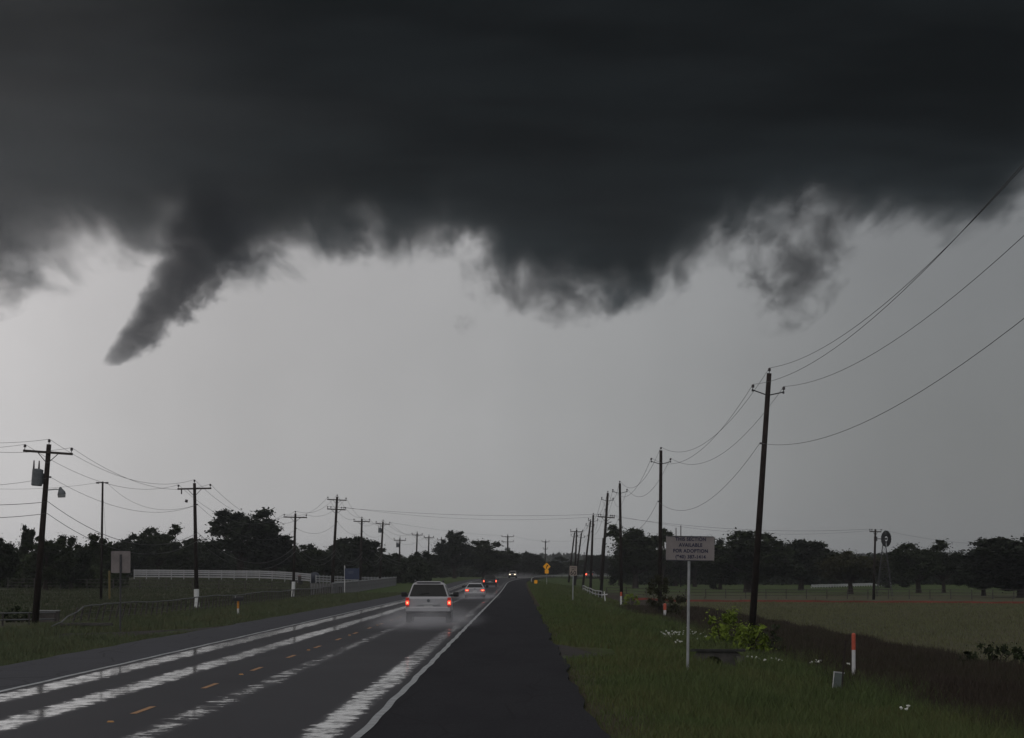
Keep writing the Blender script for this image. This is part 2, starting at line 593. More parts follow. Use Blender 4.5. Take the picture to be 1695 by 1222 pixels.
# a worn gravel turnout in the verge and a driveway on the left
gm = shoulder_material('gravel', (.028, .026, .025), (.05, .046, .043), .05, .9)


def patch(name, pts, lift, mat):
    vs, fs, uv = [], [], []
    n = len(pts)
    for (x0, x1, y) in pts:
        for k in range(5):
            x = x0 + (x1 - x0) * k / 4
            vs.append((x, y, gz(x, y) + lift))
    for i in range(n - 1):
        for k in range(4):
            fs.append((i * 5 + k, i * 5 + k + 1, (i + 1) * 5 + k + 1, (i + 1) * 5 + k))
    me = bpy.data.meshes.new(name)
    me.from_pydata(vs, [], fs)
    me.materials.append(mat)
    lay = me.uv_layers.new(name='UVMap')
    for lp in me.loops:
        v = vs[lp.vertex_index]
        lay.data[lp.index].uv = (v[0], v[1])
    o = link(name, me)
    o['kind'] = 'structure'
    return o


patch('gravel_patch', [(1.08, 1.3, 92), (1.08, 1.8, 95), (1.08, 2.3, 98), (1.08, 2.4, 101), (1.08, 1.8, 104), (1.08, 1.3, 110)], .03, gm)
patch('driveway', [(-16, -11.62, 138), (-18, -11.62, 141), (-26, -11.62, 144), (-26, -11.62, 148), (-17, -11.62, 151), (-15, -11.62, 154)], .03, gm)


# ------------------------------------------------------------------ storm clouds (volumes)
DC = 5500.0
KP = DC / F


def cloud_x(px): return (px - 859) * KP
def cloud_z(py): return CAM_H + (950 - py) * KP


def volume_material(name, build, step, color=(.05, .055, .06), banded=False):
    m = bpy.data.materials.new(name)
    m.use_nodes = True
    t = NT(m.node_tree)
    dens = build(t)
    cin = (*color, 1)
    if banded:
        co = t.n('ShaderNodeTexCoord', out=3)
        bn = t.noise(t.mapping(co, (1 / 520, 1 / 900, 1 / 95), (4, 1, 2)), 1.0, 4, .6)
        cin = t.mix(t.mr(bn, .3, .7), tuple(v * .70 for v in color), tuple(v * 1.35 for v in color))
    v = t.n('ShaderNodeVolumePrincipled', {'Color': cin, 'Density': dens, 'Anisotropy': 0.0, 'Absorption Color': (0, 0, 0, 1)})
    t.n('ShaderNodeOutputMaterial', {1: v})
    try:
        m.cycles.volume_step_rate = step
    except Exception as e:
        print('step rate', e)
    return m


BASE = [(-700, 420), (-250, 450), (-60, 482), (0, 484), (50, 476), (85, 468), (112, 436), (180, 430), (270, 420), (320, 426), (400, 450), (450, 440), (510, 422), (620, 418),
        (720, 415), (775, 428), (815, 455), (870, 480), (930, 500), (985, 514), (1040, 508), (1085, 484), (1130, 448), (1180, 416),
        (1240, 384), (1300, 358), (1345, 352), (1400, 366), (1480, 372), (1560, 378), (1620, 374), (1665, 350), (1700, 318), (1800, 270), (2200, 250), (2600, 260)]
CX0, CX1 = cloud_x(-700), cloud_x(2600)
CZ0, CZ1 = 300.0, 900.0
CTOP = 2000.0
DEPTH = 520.0


def deck(t):
    co = t.n('ShaderNodeTexCoord', out=3)
    x, y, z = t.sep(co)
    xn = t.m('DIVIDE', t.m('SUBTRACT', x, CX0), CX1 - CX0)
    b = t.curve(xn, [((cloud_x(p) - CX0) / (CX1 - CX0), (cloud_z(q) - CZ0) / (CZ1 - CZ0)) for p, q in BASE])
    bz = t.m('ADD', t.m('MULTIPLY', b, CZ1 - CZ0), CZ0)
    n1 = t.noise(t.mapping(co, (1 / 66, 1 / 800, 1 / 58)), 1.0, 7, .65, .3)
    n2 = t.noise(t.mapping(co, (1 / 260, 1 / 500, 1 / 200), (7, 3, 1)), 1.0, 3, .5)
    e = t.m('SUBTRACT', z, bz)
    e = t.m('ADD', e, t.m('MULTIPLY', t.m('SUBTRACT', n1, .52), 250))
    e = t.m('ADD', e, t.m('MULTIPLY', t.m('SUBTRACT', n2, .5), 70))
    d = t.m('ADD', t.m('MULTIPLY', t.mr(e, -14, 34), .40), t.m('MULTIPLY', t.mr(e, 5, 85), .60))
    k = t.mr(x, cloud_x(-50), cloud_x(1150), .0062, .0125)
    k = t.m('MULTIPLY', k, t.mr(z, cloud_z(420), cloud_z(60), .82, 1.2))
    n3 = t.noise(t.mapping(co, (1 / 600, 1 / 700, 1 / 160), (2, 5, 8)), 1.0, 3, .5)
    k = t.m('MULTIPLY', k, t.mr(n3, .25, .75, .8, 1.2))
    fade = t.m('MULTIPLY', t.mr(z, CTOP, CTOP - 700), t.m('MULTIPLY', t.mr(x, CX0, CX0 + 350), t.mr(x, CX1, CX1 - 500)))
    fade = t.m('MULTIPLY', fade, t.mr(t.m('ABSOLUTE', y), DEPTH / 2, DEPTH / 2 - 90))
    return t.m('MULTIPLY', t.m('MULTIPLY', d, k), fade)


cb = MB()
prof = [(cloud_x(p), cloud_z(q) - 62) for p, q in BASE]
top = CTOP
n = len(prof)
vs, fs = [], []
for yy in (-DEPTH / 2, DEPTH / 2):
    for (x, z) in prof:
        vs.append((x, yy, z))
    for (x, z) in prof:
        vs.append((x, yy, top))
N2 = 2 * n
for i in range(n - 1):
    fs.append((i, i + 1, n + i + 1, n + i))
    fs.append((N2 + i, N2 + n + i, N2 + n + i + 1, N2 + i + 1))
    fs.append((i, N2 + i, N2 + i + 1, i + 1))
    fs.append((n + i, n + i + 1, N2 + n + i + 1, N2 + n + i))
fs.append((0, n, N2 + n, N2))
fs.append((n - 1, N2 + n - 1, N2 + 2 * n - 1, 2 * n - 1))
cb.add(vs, fs)
storm = cb.build('storm_cloud', volume_material('storm_cloud', deck, .12, (.096, .120, .134), True))
storm.location = (0, DC, 0)
tag(storm, 'dark grey storm cloud deck with a ragged base filling the upper half of the sky', 'cloud')

# the funnel: local z runs from tip (0) to root (1) along its slant
tip = Vector((cloud_x(181), 0, cloud_z(612)))
root_ = Vector((cloud_x(418), 0, cloud_z(308)))
axis = root_ - tip
L = axis.length
RT = [(0, .014), (.06, .048), (.16, .080), (.36, .134), (.56, .196), (.75, .265), (1, .37)]     # radius / L


def frad(tt):
    return float(np.interp(tt, [a for a, _ in RT], [b for _, b in RT])) * L


def fbend(tt):
    return .055 * L * math.sin(math.pi * tt ** .65)


def funnel(t):
    co = t.n('ShaderNodeTexCoord', out=3)
    x, y, z = t.sep(co)
    tt = t.m('DIVIDE', z, L)
    r = t.m('MULTIPLY', t.curve(tt, [(a, b) for a, b in RT]), L)
    bx = t.m('MULTIPLY', t.m('SINE', t.m('MULTIPLY', t.m('POWER', t.m('MAXIMUM', tt, 0.0), .65), math.pi)), .055 * L)
    dx = t.m('SUBTRACT', x, bx)
    rho = t.m('SQRT', t.m('ADD', t.m('MULTIPLY', dx, dx), t.m('MULTIPLY', y, y)))
    n1 = t.noise(t.mapping(co, (1 / 34, 1 / 150, 1 / 40)), 1.0, 7, .70, .3)
    n2 = t.noise(t.mapping(co, (1 / 110, 1 / 110, 1 / 160)), 1.0, 2, .5)
    q = t.m('DIVIDE', rho, r)
    side = t.mr(dx, -40, 60, .45, 1.15)      # the lee side is more ragged
    q = t.m('ADD', q, t.m('MULTIPLY', t.m('MULTIPLY', t.m('SUBTRACT', n1, .5), 1.7), side))
    q = t.m('ADD', q, t.m('MULTIPLY', t.m('SUBTRACT', n2, .5), .5))
    d = t.mr(q, .98, .46)
    d = t.m('MULTIPLY', d, t.m('MULTIPLY', t.mr(tt, 0.0, .05), t.mr(tt, .98, .58)))
    k = t.mr(tt, 0.0, .7, .052, .024)
    return t.m('MULTIPLY', d, k)


fb = MB()
fv, ff = [], []
NS, NR = 28, 14
for j in range(NR + 1):
    tt = j / NR
    for k in range(NS):
        a = 2 * math.pi * k / NS
        w_ = 1.2 + .07 * math.sin(a * 3 + j) + .05 * math.sin(a * 5 - j * 2)
        fv.append((fbend(tt) + math.cos(a) * frad(tt) * w_, math.sin(a) * frad(tt) * w_, tt * L))
for j in range(NR):
    for k in range(NS):
        k2 = (k + 1) % NS
        ff.append((j * NS + k, j * NS + k2, (j + 1) * NS + k2, (j + 1) * NS + k))
ff.append(tuple(range(NS - 1, -1, -1)))
ff.append(tuple(NR * NS + k for k in range(NS)))
fb.add(fv, ff)
fun = fb.build('funnel_cloud', volume_material('funnel_cloud', funnel, .35, (.16, .172, .195)))
fun.location = (tip.x, DC - 120, tip.z)
fun.rotation_euler = Vector(axis).to_track_quat('Z', 'Y').to_euler()
ang = math.atan2(axis.x, axis.z)
fun.rotation_euler = (0, ang, 0)
tag(fun, 'grey tapering funnel cloud slanting down to the left from the storm cloud', 'tornado')


def scud(pxc, pyc, wpx, hpx, tilt, k, seed, thr, label):
    def build(t):
        co = t.n('ShaderNodeTexCoord', out=3)
        x, y, z = t.sep(co)
        rx, rzz = wpx * KP / 2, hpx * KP / 2
        q = t.m('SQRT', t.m('ADD', t.m('ADD', t.m('POWER', t.m('DIVIDE', x, rx), 2.0), t.m('POWER', t.m('DIVIDE', z, rzz), 2.0)),
                            t.m('POWER', t.m('DIVIDE', y, 70), 2.0)))
        n1 = t.noise(t.mapping(co, (1 / 40, 1 / 200, 1 / 40), (seed, seed * .7, 0)), 1.0, 7, .66, .25)
        q = t.m('SUBTRACT', t.m('MULTIPLY', t.m('SUBTRACT', n1, .5), 3.0), t.m('SUBTRACT', q, thr))
        return t.m('MULTIPLY', t.mr(q, 0, 1.5), k)
    b = MB()
    v, f = [], []
    for j in range(9):
        th = math.pi * j / 8
        for i in range(18):
            a = 2 * math.pi * i / 18
            v.append((math.sin(th) * math.cos(a) * wpx * KP / 2, math.sin(th) * math.sin(a) * 75, math.cos(th) * hpx * KP / 2))
    for j in range(8):
        for i in range(18):
            f.append((j * 18 + i, (j + 1) * 18 + i, (j + 1) * 18 + (i + 1) % 18, j * 18 + (i + 1) % 18))
    b.add(v, f)
    o = b.build('scud_cloud', volume_material('scud', build, .35, (.14, .15, .16)))
    o.location = (cloud_x(pxc), DC - 380 - seed, cloud_z(pyc))
    o.rotation_euler = (0, tilt, 0)
    tag(o, label, 'cloud')


scud(1296, 458, 175, 290, R(28), .024, 3.0, 1.10, 'ragged dark scud cloud hanging slanted below the storm cloud at right')
scud(38, 462, 200, 210, R(-10), .020, 11.0, 1.1, 'ragged scud cloud at the left edge, left of the funnel')
scud(895, 512, 270, 130, R(8), .017, 23.0, 1.0, 'broken shreds of scud below the lowest bulge of the storm cloud')
scud(785, 560, 90, 100, R(0), .013, 37.0, .56, 'faint small shred of scud floating in the pale sky between funnel and bulge')
scud(475, 450, 170, 90, R(-12), .014, 41.0, .74, 'thin wisps of scud just right of the funnel cloud')
scud(1180, 455, 170, 120, R(-35), .014, 53.0, .66, 'thin broken scud left of the slanted scud cloud')
scud(1560, 395, 210, 90, R(6), .014, 67.0, .6, 'small scud shreds under the cloud base near the right wires')

# ------------------------------------------------------------------ haze
hb = MB().box(0, 2190, 14, 1900, 4520, 34)
hm = bpy.data.materials.new('haze')
hm.use_nodes = True
t = NT(hm.node_tree)
v = t.n('ShaderNodeVolumePrincipled', {'Color': (.93, .95, 1, 1), 'Density': .00008, 'Anisotropy': .5})
t.n('ShaderNodeOutputMaterial', {1: v})
haze = hb.build('haze', hm)
haze['kind'] = 'stuff'


# ------------------------------------------------------------------ utility poles and wires
ins_mb = MB()
pr = [(0, .016), (.10, .016), (.10, .05), (.125, .075), (.14, .05), (.16, .08), (.18, .05), (.20, .072), (.235, .05), (.25, .0)]
pv, pf = [], []
for (z, r) in pr:
    for k in range(10):
        pv.append((r * math.cos(2 * math.pi * k / 10), r * math.sin(2 * math.pi * k / 10), z))
for j in range(len(pr) - 1):
    for k in range(10):
        pf.append((j * 10 + k, j * 10 + (k + 1) % 10, (j + 1) * 10 + (k + 1) % 10, (j + 1) * 10 + k))
ins_mb.add(pv, pf)
_first_ins = ins_mb.build('insulator', M['porcelain'], smooth=True)
INS = _first_ins.data
bpy.data.objects.remove(_first_ins)


def insulator(root, p, sc=1.0, rot=(0, 0, 0)):
    o = link('insulator', INS, root)
    o.location = p
    o.scale = (sc, sc, sc)
    o.rotation_euler = rot
    return o


def pole(label, group, bpx, D, tpx, tpy, style, base_z=None, r=.15, arm=2.3, extra=(), cat='utility pole', drop=.62, nz=2.9):
    b = at(bpx, 1000, D)
    z0 = gz(b.x, D) if base_z is None else base_z
    tp = at(tpx, tpy, D)
    H = math.hypot(tp.z - z0, tp.x - b.x)
    lean = math.atan2(tp.x - b.x, tp.z - z0)
    root = thing('utility_pole', label, cat, (b.x, D, z0 - .3), (0, lean, 0), group)
    H += .3
    thick = max(1.0, D / 420)       # far poles keep a readable width
    rb, rt = r * 1.05 * thick ** .4, r * .68 * thick ** .4
    MB().tube([(0, 0, 0), (0, 0, H * .5), (0, 0, H - .24)], [rb, (rb + rt) / 2, rt], 12).build('pole', M['wood'], root, True)
    isc = 1.0 * max(1, D / 350) ** .5
    pts = {}
    if style in ('tri', 'arm', 'armlow', 'twin'):
        insulator(root, (0, 0, H - .25), isc)
        pts['top'] = (0, 0, H)
    if style == 'tri':
        zc = H - 1.20
        w = .68
        for sgn in (-1, 1):
            m_ = MB().tube([(sgn * rt * .8, -.06, zc), (sgn * w, -.06, zc + .17)], .026 * isc, 6)
            m_.tube([(sgn * w, -.06, zc + .10), (sgn * w, -.06, zc + .20)], .045 * isc, 8)
            m_.build('bracket', M['iron'], root)
            insulator(root, (sgn * w, -.06, zc + .17), isc)
            pts['l' if sgn < 0 else 'r'] = (sgn * w, -.06, zc + .42)
    if style in ('arm', 'armlow', 'twin', 'arm4'):
        zc = H - drop
        th = .11 * isc ** .7
        MB().box(0, -rt - .03, zc, arm, th * .8, th).build('crossarm', M['arm'], root)
        for sgn in (-1, 1):
            MB().tube([(sgn * arm * .2, -rt - .03, zc - .05), (0, -rt - .01, zc - .52)], .02 * isc, 5).build('brace', M['iron'], root)
        xs = (-arm * .47, arm * .47) if style != 'arm4' else (-arm * .47, -arm * .3, arm * .47)
        for xx in xs:
            insulator(root, (xx, -rt - .03, zc + th / 2), isc)
        pts['l'] = (-arm * .47, -rt - .03, zc + th / 2 + .24)
        pts['r'] = (arm * .47, -rt - .03, zc + th / 2 + .24)
    pts['n'] = (-rt - .1 if style == 'tri' else rt + .08, -.02, H - nz)
    if style in ('tri', 'arm', 'armlow'):
        sg = -1 if style == 'tri' else 1
        MB().tube([(sg * rt * .7, 0, H - nz), (sg * (rt + .11), 0, H - nz)], .045 * isc, 7).build('spool', M['porcelain'], root)
    for e in extra:
        k = e[0]
        if k == 'transformer':
            sx, zt = e[1], H - e[2]
            tr = MB().tube([(sx * (rt + .30), -.05, zt - .75), (sx * (rt + .30), -.05, zt - .7), (sx * (rt + .30), -.05, zt), (sx * (rt + .30), -.05, zt + .05)],
                           [.22, .26, .26, .12], 14).build('transformer', M['transformer'], root, False)
            for dx in (-.12, .12):
                MB().tube([(sx * (rt + .30) + dx - .08, -.05, zt), (sx * (rt + .30) + dx - .08, -.05, zt + .14), (sx * (rt + .30) + dx - .09, -.05, zt + .42)], [.05, .045, .028], 7).build('bushing', M['porcelain'], tr)
            MB().box(sx * (rt + .04), 0, zt - .4, .12, .12, .5).build('hanger', M['iron'], root)
        if k == 'lamp':
            zt = H - e[1]
            lm = MB().tube([(rt, -.03, zt), (rt + .35, -.05, zt + .06), (rt + .52, -.06, zt + .06)], .03, 7).build('lamp_arm', M['galv'], root)
            MB().tube([(rt + .58, -.06, zt + .18), (rt + .58, -.06, zt + .10), (rt + .64, -.06, zt - .05), (rt + .66, -.06, zt - .16)], [.04, .08, .17, .2], 12).build('lamp_head', M['transformer'], lm)
            MB().tube([(rt + .655, -.06, zt - .16), (rt + .67, -.06, zt - .30)], [.19, .17], 12).build('lamp_glass', M['galv'], lm)
        if k == 'sleeve':
            hh = e[1]
            MB().tube([(0, 0, .1), (0, 0, hh)], [rb * 1.18, rb * 1.12], 14).build('white_sleeve', M['sleeve'], root)
        if k == 'lowarm':
            zc = H - e[1]
            ll = e[2]
            MB().box(0, -rt - .05, zc, ll, .12, .13).build('crossarm', M['arm'], root)
            for sgn in (-1, 1):
                MB().tube([(sgn * ll * .27, -rt - .05, zc - .05), (0, -rt - .02, zc - .55)], .026, 5).build('brace', M['iron'], root)
            for fx in e[3]:
                insulator(root, (fx * ll / 2, -rt - .05, zc + .06), isc)
            pts['cl'] = (-ll * .47, -rt - .05, zc + .3)
            pts['cr'] = (ll * .47, -rt - .05, zc + .3)
        if k == 'deadend':
            zc = H - e[1]
            m_ = MB().box(0, -rt - .02, zc, .9, .08, .09)
            m_.build('crossarm', M['iron'], root)
            for xx in (-.42, -.3, .3, .42):
                o = insulator(root, (xx, -rt - .06, zc - .02), 1.15, (R(90), 0, R(xx * 60)))
            pts['l'] = (-.42, -rt, zc)
            pts['r'] = (.42, -rt, zc)
        if k == 'cutout':
            zc = H - drop
            m_ = MB().tube([(-arm * .38, -rt - .08, zc - .05), (-arm * .38, -rt - .1, zc - .35)], .045, 7)
            m_.build('cutout', M['porcelain'], root)
            MB().tube([(-arm * .20, -rt - .06, zc - .85), (-arm * .28, -rt - .08, zc - .80)], .1, 8).build('arrester', M['porcelain'], root)
    mat = Matrix.Translation(root.location) @ root.rotation_euler.to_matrix().to_4x4()
    return {k: mat @ Vector(v) for k, v in pts.items()}, mat, H


GL = 'utility poles along the left verge'
GR = 'utility poles along the right verge'
PL = {}
PL[1] = pole('leaning wooden pole with crossarm, grey transformer and lamp, leftmost in the photo', GL, 57, 173, 81, 727, 'arm', extra=(('transformer', -1, 1.45), ('lamp', 2.35)), nz=1.75, r=.165)
PL[2] = pole('slim pole with small bracket instead of a crossarm, left of the grey sign back', GL, 167, 350, 170, 793, 'plain', extra=(('deadend', .35),), r=.13)
PL[3] = pole('crossarm pole with white lower sleeve, nearest pole left of the mailbox', GL, 326, 254, 322, 794, 'arm', extra=(('sleeve', 1.75), ('cutout',)), nz=1.7, r=.15)
PL[4] = pole('crossarm pole with white lower sleeve, right of the mailbox', GL, 485, 367, 489, 846, 'arm', extra=(('sleeve', 2.0),), nz=1.7)
PL[5] = pole('tall leaning pole with two crossarms at the left end of the pale picket fence', GL, 549, 444, 558, 819, 'arm', extra=(('lowarm', 1.75, 2.2, (-.95, -.6, .55, .8, .97)),), nz=3.2, r=.19)
PL[6] = pole('crossarm pole just right of the blue sign', GL, 596, 523, 599, 856, 'arm', r=.17, nz=2.0)
PL[7] = pole('crossarm pole with a transformer, above the right part of the pale picket fence', GL, 628, 596, 634, 861, 'arm', extra=(('transformer', -1, 1.3),), r=.17, nz=2.0)
PL[8] = pole('short crossarm pole with a transformer, left of the white SUV roof', GL, 660, 700, 662, 889, 'arm', extra=(('transformer', -1, 1.2),), r=.14)
PL[9] = pole('plain crossarm pole left of the pair nearest the centre trees', GL, 688, 807, 690.5, 881, 'arm', r=.16, nz=2.0)
PL[10] = pole('plain crossarm pole just left of the round centre tree', GL, 708, 890, 710, 886, 'arm', r=.15, nz=2.0)
PL[11] = pole('crossarm pole half hidden by the tall centre tree', GL, 730, 985, 731, 890, 'arm', r=.15, nz=2.0)
PL[12] = pole('far pole with two crossarms and two transformers, above the oncoming car', GL, 840, 1080, 840.5, 885, 'arm', arm=3.6, extra=(('lowarm', 2.1, 3.5, (-.95, .95)), ('transformer', -1, 3.9), ('transformer', 1, 3.9)), r=.19, base_z=1.0)
PL[13] = pole('small far crossarm pole right above the yellow warning sign', GL, 902, 1250, 903, 894, 'arm', arm=2.6, extra=(('lowarm', 3.0, 1.6, (-.9, .9)),), r=.16, base_z=1.0)
PR = {}
PR[1] = pole('tall dark leaning pole with V brackets rising behind the yellow-green bush', GR, 1242, 165, 1273, 609, 'tri', nz=3.35, r=.155)
PR[2] = pole('dark pole with V brackets standing in a shrub, left of the adoption sign', GR, 1092, 265, 1094, 740, 'tri', nz=3.85, r=.155)
PR[3] = pole('dark pole with V brackets behind the shorter red and white marker', GR, 1029, 360, 1026, 796, 'tri', nz=3.7, r=.165)
PR[4] = pole('leaning pole with V brackets and a lower wooden crossarm', GR, 994, 450, 1006, 813, 'tri', extra=(('lowarm', 3.15, 2.05, (-.93, -.65, .5, .7, .93)),), nz=2.2, r=.19)
PR[5] = pole('dark pole between the crossarm pole and the white pipe rail', GR, 977, 555, 982, 850, 'tri', nz=2.7, r=.18)
PR[6] = pole('leaning pole just left of the tallest far verge pole', GR, 964, 640, 977.5, 860, 'tri', nz=2.7, r=.165)
PR[7] = pole('leaning pole rising behind the right edge of the speed limit sign', GR, 951, 700, 962.5, 880, 'tri', nz=2.7, r=.15)
PR[8] = pole('pole with one long crossarm straight behind the speed limit sign', GR, 951, 740, 954.5, 875, 'arm', arm=2.5, nz=2.7, r=.17)
PR[9] = pole('leaning pole behind the left edge of the speed limit sign', GR, 941, 820, 951, 880, 'tri', nz=2.7, r=.16)
GF = 'poles standing far off on the right'
PR[10] = pole('thin bare pole just left of the leaning crossarm pole', GF, 993, 900, 998, 889, 'plain', r=.13)
PR[11] = pole('thin short pole against the far trees between two leaning poles', GF, 966, 1250, 967, 913, 'plain', r=.13, base_z=.9)
PR[12] = pole('short bare pole top poking above the left half of the adoption sign', GF, 1119, 760, 1119, 872, 'plain', r=.10)
PR[13] = pole('slim bare pole top poking above the middle of the adoption sign', GF, 1127, 740, 1127, 868, 'plain', r=.10)
PR[14] = pole('crossarm pole standing beside the windmill', GF, 1446, 470, 1449, 873, 'arm4', arm=1.5, r=.17, drop=.55)


def wire(name, label, pts_list, rad, sag, mat, group, cat='power line'):
    mb = MB()
    for a, b, sg in pts_list:
        a, b = Vector(a), Vector(b)
        n_ = 22
        pts = []
        for i in range(n_ + 1):
            f_ = i / n_
            p = a.lerp(b, f_)
            p.z -= sg * 4 * f_ * (1 - f_)
            pts.append(p)
        rr = [rad * max(1.0, p.y / 170) ** .55 for p in pts]
        mb.tube(pts, rr, 5)
    o = mb.build(name, mat)
    tag(o, label, cat, group)


def run(P, ids, key, sag, pre=None):
    segs = []
    pts = [P[i][0][key] for i in ids]
    if pre is not None:
        segs.append((pre, pts[0], sag[0]))
    for k in range(len(pts) - 1):
        segs.append((pts[k], pts[k + 1], sag[min(k + 1, len(sag) - 1)]))
    return segs


W1 = 'wires along the right pole row'
ids = [1, 2, 3, 4, 5, 6, 7, 8, 9]
pre = {'top': at(1850, 168, 66), 'l': at(1795, 232, 66), 'r': at(1905, 262, 66), 'n': at(1850, 392, 66)}
base_r = PR[1][0]
PRE = {}
for k, off_x in (('top', 0), ('l', -.7), ('r', .7), ('n', -.1)):
    q = base_r[k]
    PRE[k] = Vector((10.6 + off_x, 66, q.z + .05))
for k, lb in (('top', 'topmost wire of the right pole row, tied to the pole tips'), ('l', 'wire on the left bracket tips of the right pole row'),
              ('r', 'wire on the right bracket tips of the right pole row'), ('n', 'lowest wire of the right pole row')):
    wire('power_line', lb, run(PR, ids if k != 'n' else ids, k, [1.15, 1.6, 1.6, 1.4, 1.4, 1.2, .6, .5, .5], PRE[k]), .0085, 0, M['wire'], W1)
W2 = 'wires along the left pole row'
idl = [1, 3, 4, 5, 6, 7, 9, 10, 11]
for k, lb in (('top', 'topmost wire of the left pole row, tied to the pole tips'), ('l', 'wire on the left crossarm tips of the left pole row'),
              ('r', 'wire on the right crossarm tips of the left pole row'), ('n', 'lower neutral wire of the left pole row')):
    q = PL[1][0][k]
    wire('power_line', lb, run(PL, idl, k, [1.0, 1.0, 1.7, .9, .9, .8, 1.2], Vector((q.x - .5, 92, q.z - .5))), .008, 0, M['wire'], W2)


def pole_pt(P, h):
    _, mat, H = P
    return mat @ Vector((.16, -.02, h + .3))


for hh, lb in ((.70, 'upper thick black cable on the left pole row'), (.635, 'lower thick black cable on the left pole row')):
    segs = []
    prev = None
    for i in [1, 3, 4, 5, 6, 7, 9]:
        H = 8.3
        p = pole_pt(PL[i], H * hh - (.55 if i != 1 else 0))
        if prev is None:
            segs.append((Vector((p.x - .4, 92, p.z)), p, .7))
        else:
            segs.append((prev, p, 1.35 if i != 4 else 1.9))
        prev = p
    wire('cable', lb, segs, .013, 0, M['cable'], W2, 'cable')
W3 = 'wires crossing above the road'
a5 = PL[5][0]
b4 = PR[4][0]
wire('power_line', 'wire crossing the road between the two-crossarm pole and the leaning crossarm pole', [(a5['cl'], b4['cl'], .55), (b4['cl'], PR[14][0]['l'], .9)], .008, 0, M['wire'], W3)
wire('power_line', 'second wire crossing the road just below the first', [(a5['cr'], b4['cr'], .95), (b4['cr'], PR[14][0]['r'], 1.3)], .0065, 0, M['wire'], W3)
wire('power_line', 'far thin wire crossing the sky between the small far poles', [(PL[7][0]['r'], PL[12][0]['l'], .4), (PL[12][0]['r'], PL[13][0]['l'], .4), (PL[13][0]['r'], PR[10][1] @ Vector((0, 0, PR[10][2] - .2)), .4)], .0065, 0, M['wire'], W3)
wire('power_line', 'wire running off to the right from the pole by the windmill', [(PR[14][0]['r'], at(1760, 893, 520), 1.2)], .0065, 0, M['wire'], W3)
wire('power_line', 'wire leaving the photo at left from the slim bracket pole', [(PL[2][0]['l'], at(-80, 805, 300), .4)], .008, 0, M['wire'], W3)
wire('power_line', 'wire between the slim bracket pole and the pole with a white sleeve', [(PL[2][0]['r'], PL[3][0]['n'], 1.2)], .008, 0, M['wire'], W3)
# guy wire and its yellow guard
gp = at(182, 991, 352)
gtop = at(180, 945, 351)
guy_top = PL[2][1] @ Vector((0, 0, PL[2][2] - .8))
gbz = gz(gp.x, 352)
wire('guy_wire', 'guy wire of the slim bracket pole', [(guy_top, (gp.x, 352, gbz), 0)], .006, 0, M['wire'], W3, 'wire')
gg = MB().tube([(gp.x, 351.7, gbz - .2), (gtop.x, 351.5, gtop.z)], [.11, .10], 10).build('guy_guard', M['yellow_guard'])
tag(gg, 'yellow guy-wire guard standing just right of the slim bracket pole', 'post')


# ------------------------------------------------------------------ trees
def lobes_for(kind, r_):
    P = {'round': (5.4, 3.5, 3.9, 1.0, 130, .6, 1.05), 'ragged': (5.5, 3.9, 4.1, 1.3, 150, .5, .9), 'wide': (5.2, 5.0, 2.9, 1.6, 120, .55, 1.0),
         'airy': (5.7, 3.5, 3.7, 2.0, 110, .40, .72), 'bushy': (4.2, 3.6, 4.9, .3, 100, .55, 1.0)}
    c0, rx, rz_, zmin, n_, l0, l1 = P[kind]
    ph = [r_.uniform(0, 6.28) for _ in range(6)]
    amp = {'round': .10, 'ragged': .17, 'wide': .12, 'airy': .16, 'bushy': .13}[kind]
    L_ = []
    while len(L_) < n_:
        d = Vector((r_.gauss(0, 1), r_.gauss(0, 1), r_.gauss(0, 1))).normalized()
        a = math.atan2(d.y, d.x)
        e = math.asin(d.z)
        k = 1 + amp * (math.sin(2 * a + ph[0]) * math.cos(e) + .8 * math.sin(3 * a + 2 * e + ph[1]) + .7 * math.sin(5 * e + a + ph[2]))
        q = k * (1 - .6 * r_.random() ** 1.4)
        p = Vector((d.x * rx * q, d.y * rx * q, c0 + d.z * rz_ * q))
        if p.z < zmin:
            continue
        L_.append((p.x, p.y, p.z, r_.uniform(l0, l1)))
    for _ in range(2):
        L_ = [a for a in L_ if sum(1 for b in L_ if b is not a and (Vector(a[:3]) - Vector(b[:3])).length < 1.0 * (a[3] + b[3])) >= 4]
    if kind != 'airy':
        for k in range(7):
            L_.append((rx * .45 * r_.uniform(-1, 1), rx * .3 * r_.uniform(-1, 1), c0 + rz_ * .42 * r_.uniform(-1, .8), rx * .42))
    else:
        L_.append((0, 0, c0 - 1.2, 1.5))
    return L_


def cards(P, size, r2, flat=0.0):
    """leaf cards: kite-shaped quads with random orientation"""
    n_ = len(P)
    a = r2.normal(size=(n_, 3))
    a[:, 2] *= (1 - flat)
    a /= np.linalg.norm(a, axis=1)[:, None] + 1e-9
    b = r2.normal(size=(n_, 3))
    b -= a * (a * b).sum(1)[:, None]
    b /= np.linalg.norm(b, axis=1)[:, None] + 1e-9
    sz = (size * r2.uniform(.55, 1.35, n_))[:, None]
    w = sz * r2.uniform(.35, .6, n_)[:, None]
    V = np.stack([P - a * sz, P + b * w - a * sz * .1, P + a * sz, P - b * w + a * sz * .15], 1).reshape(-1, 3)
    return V


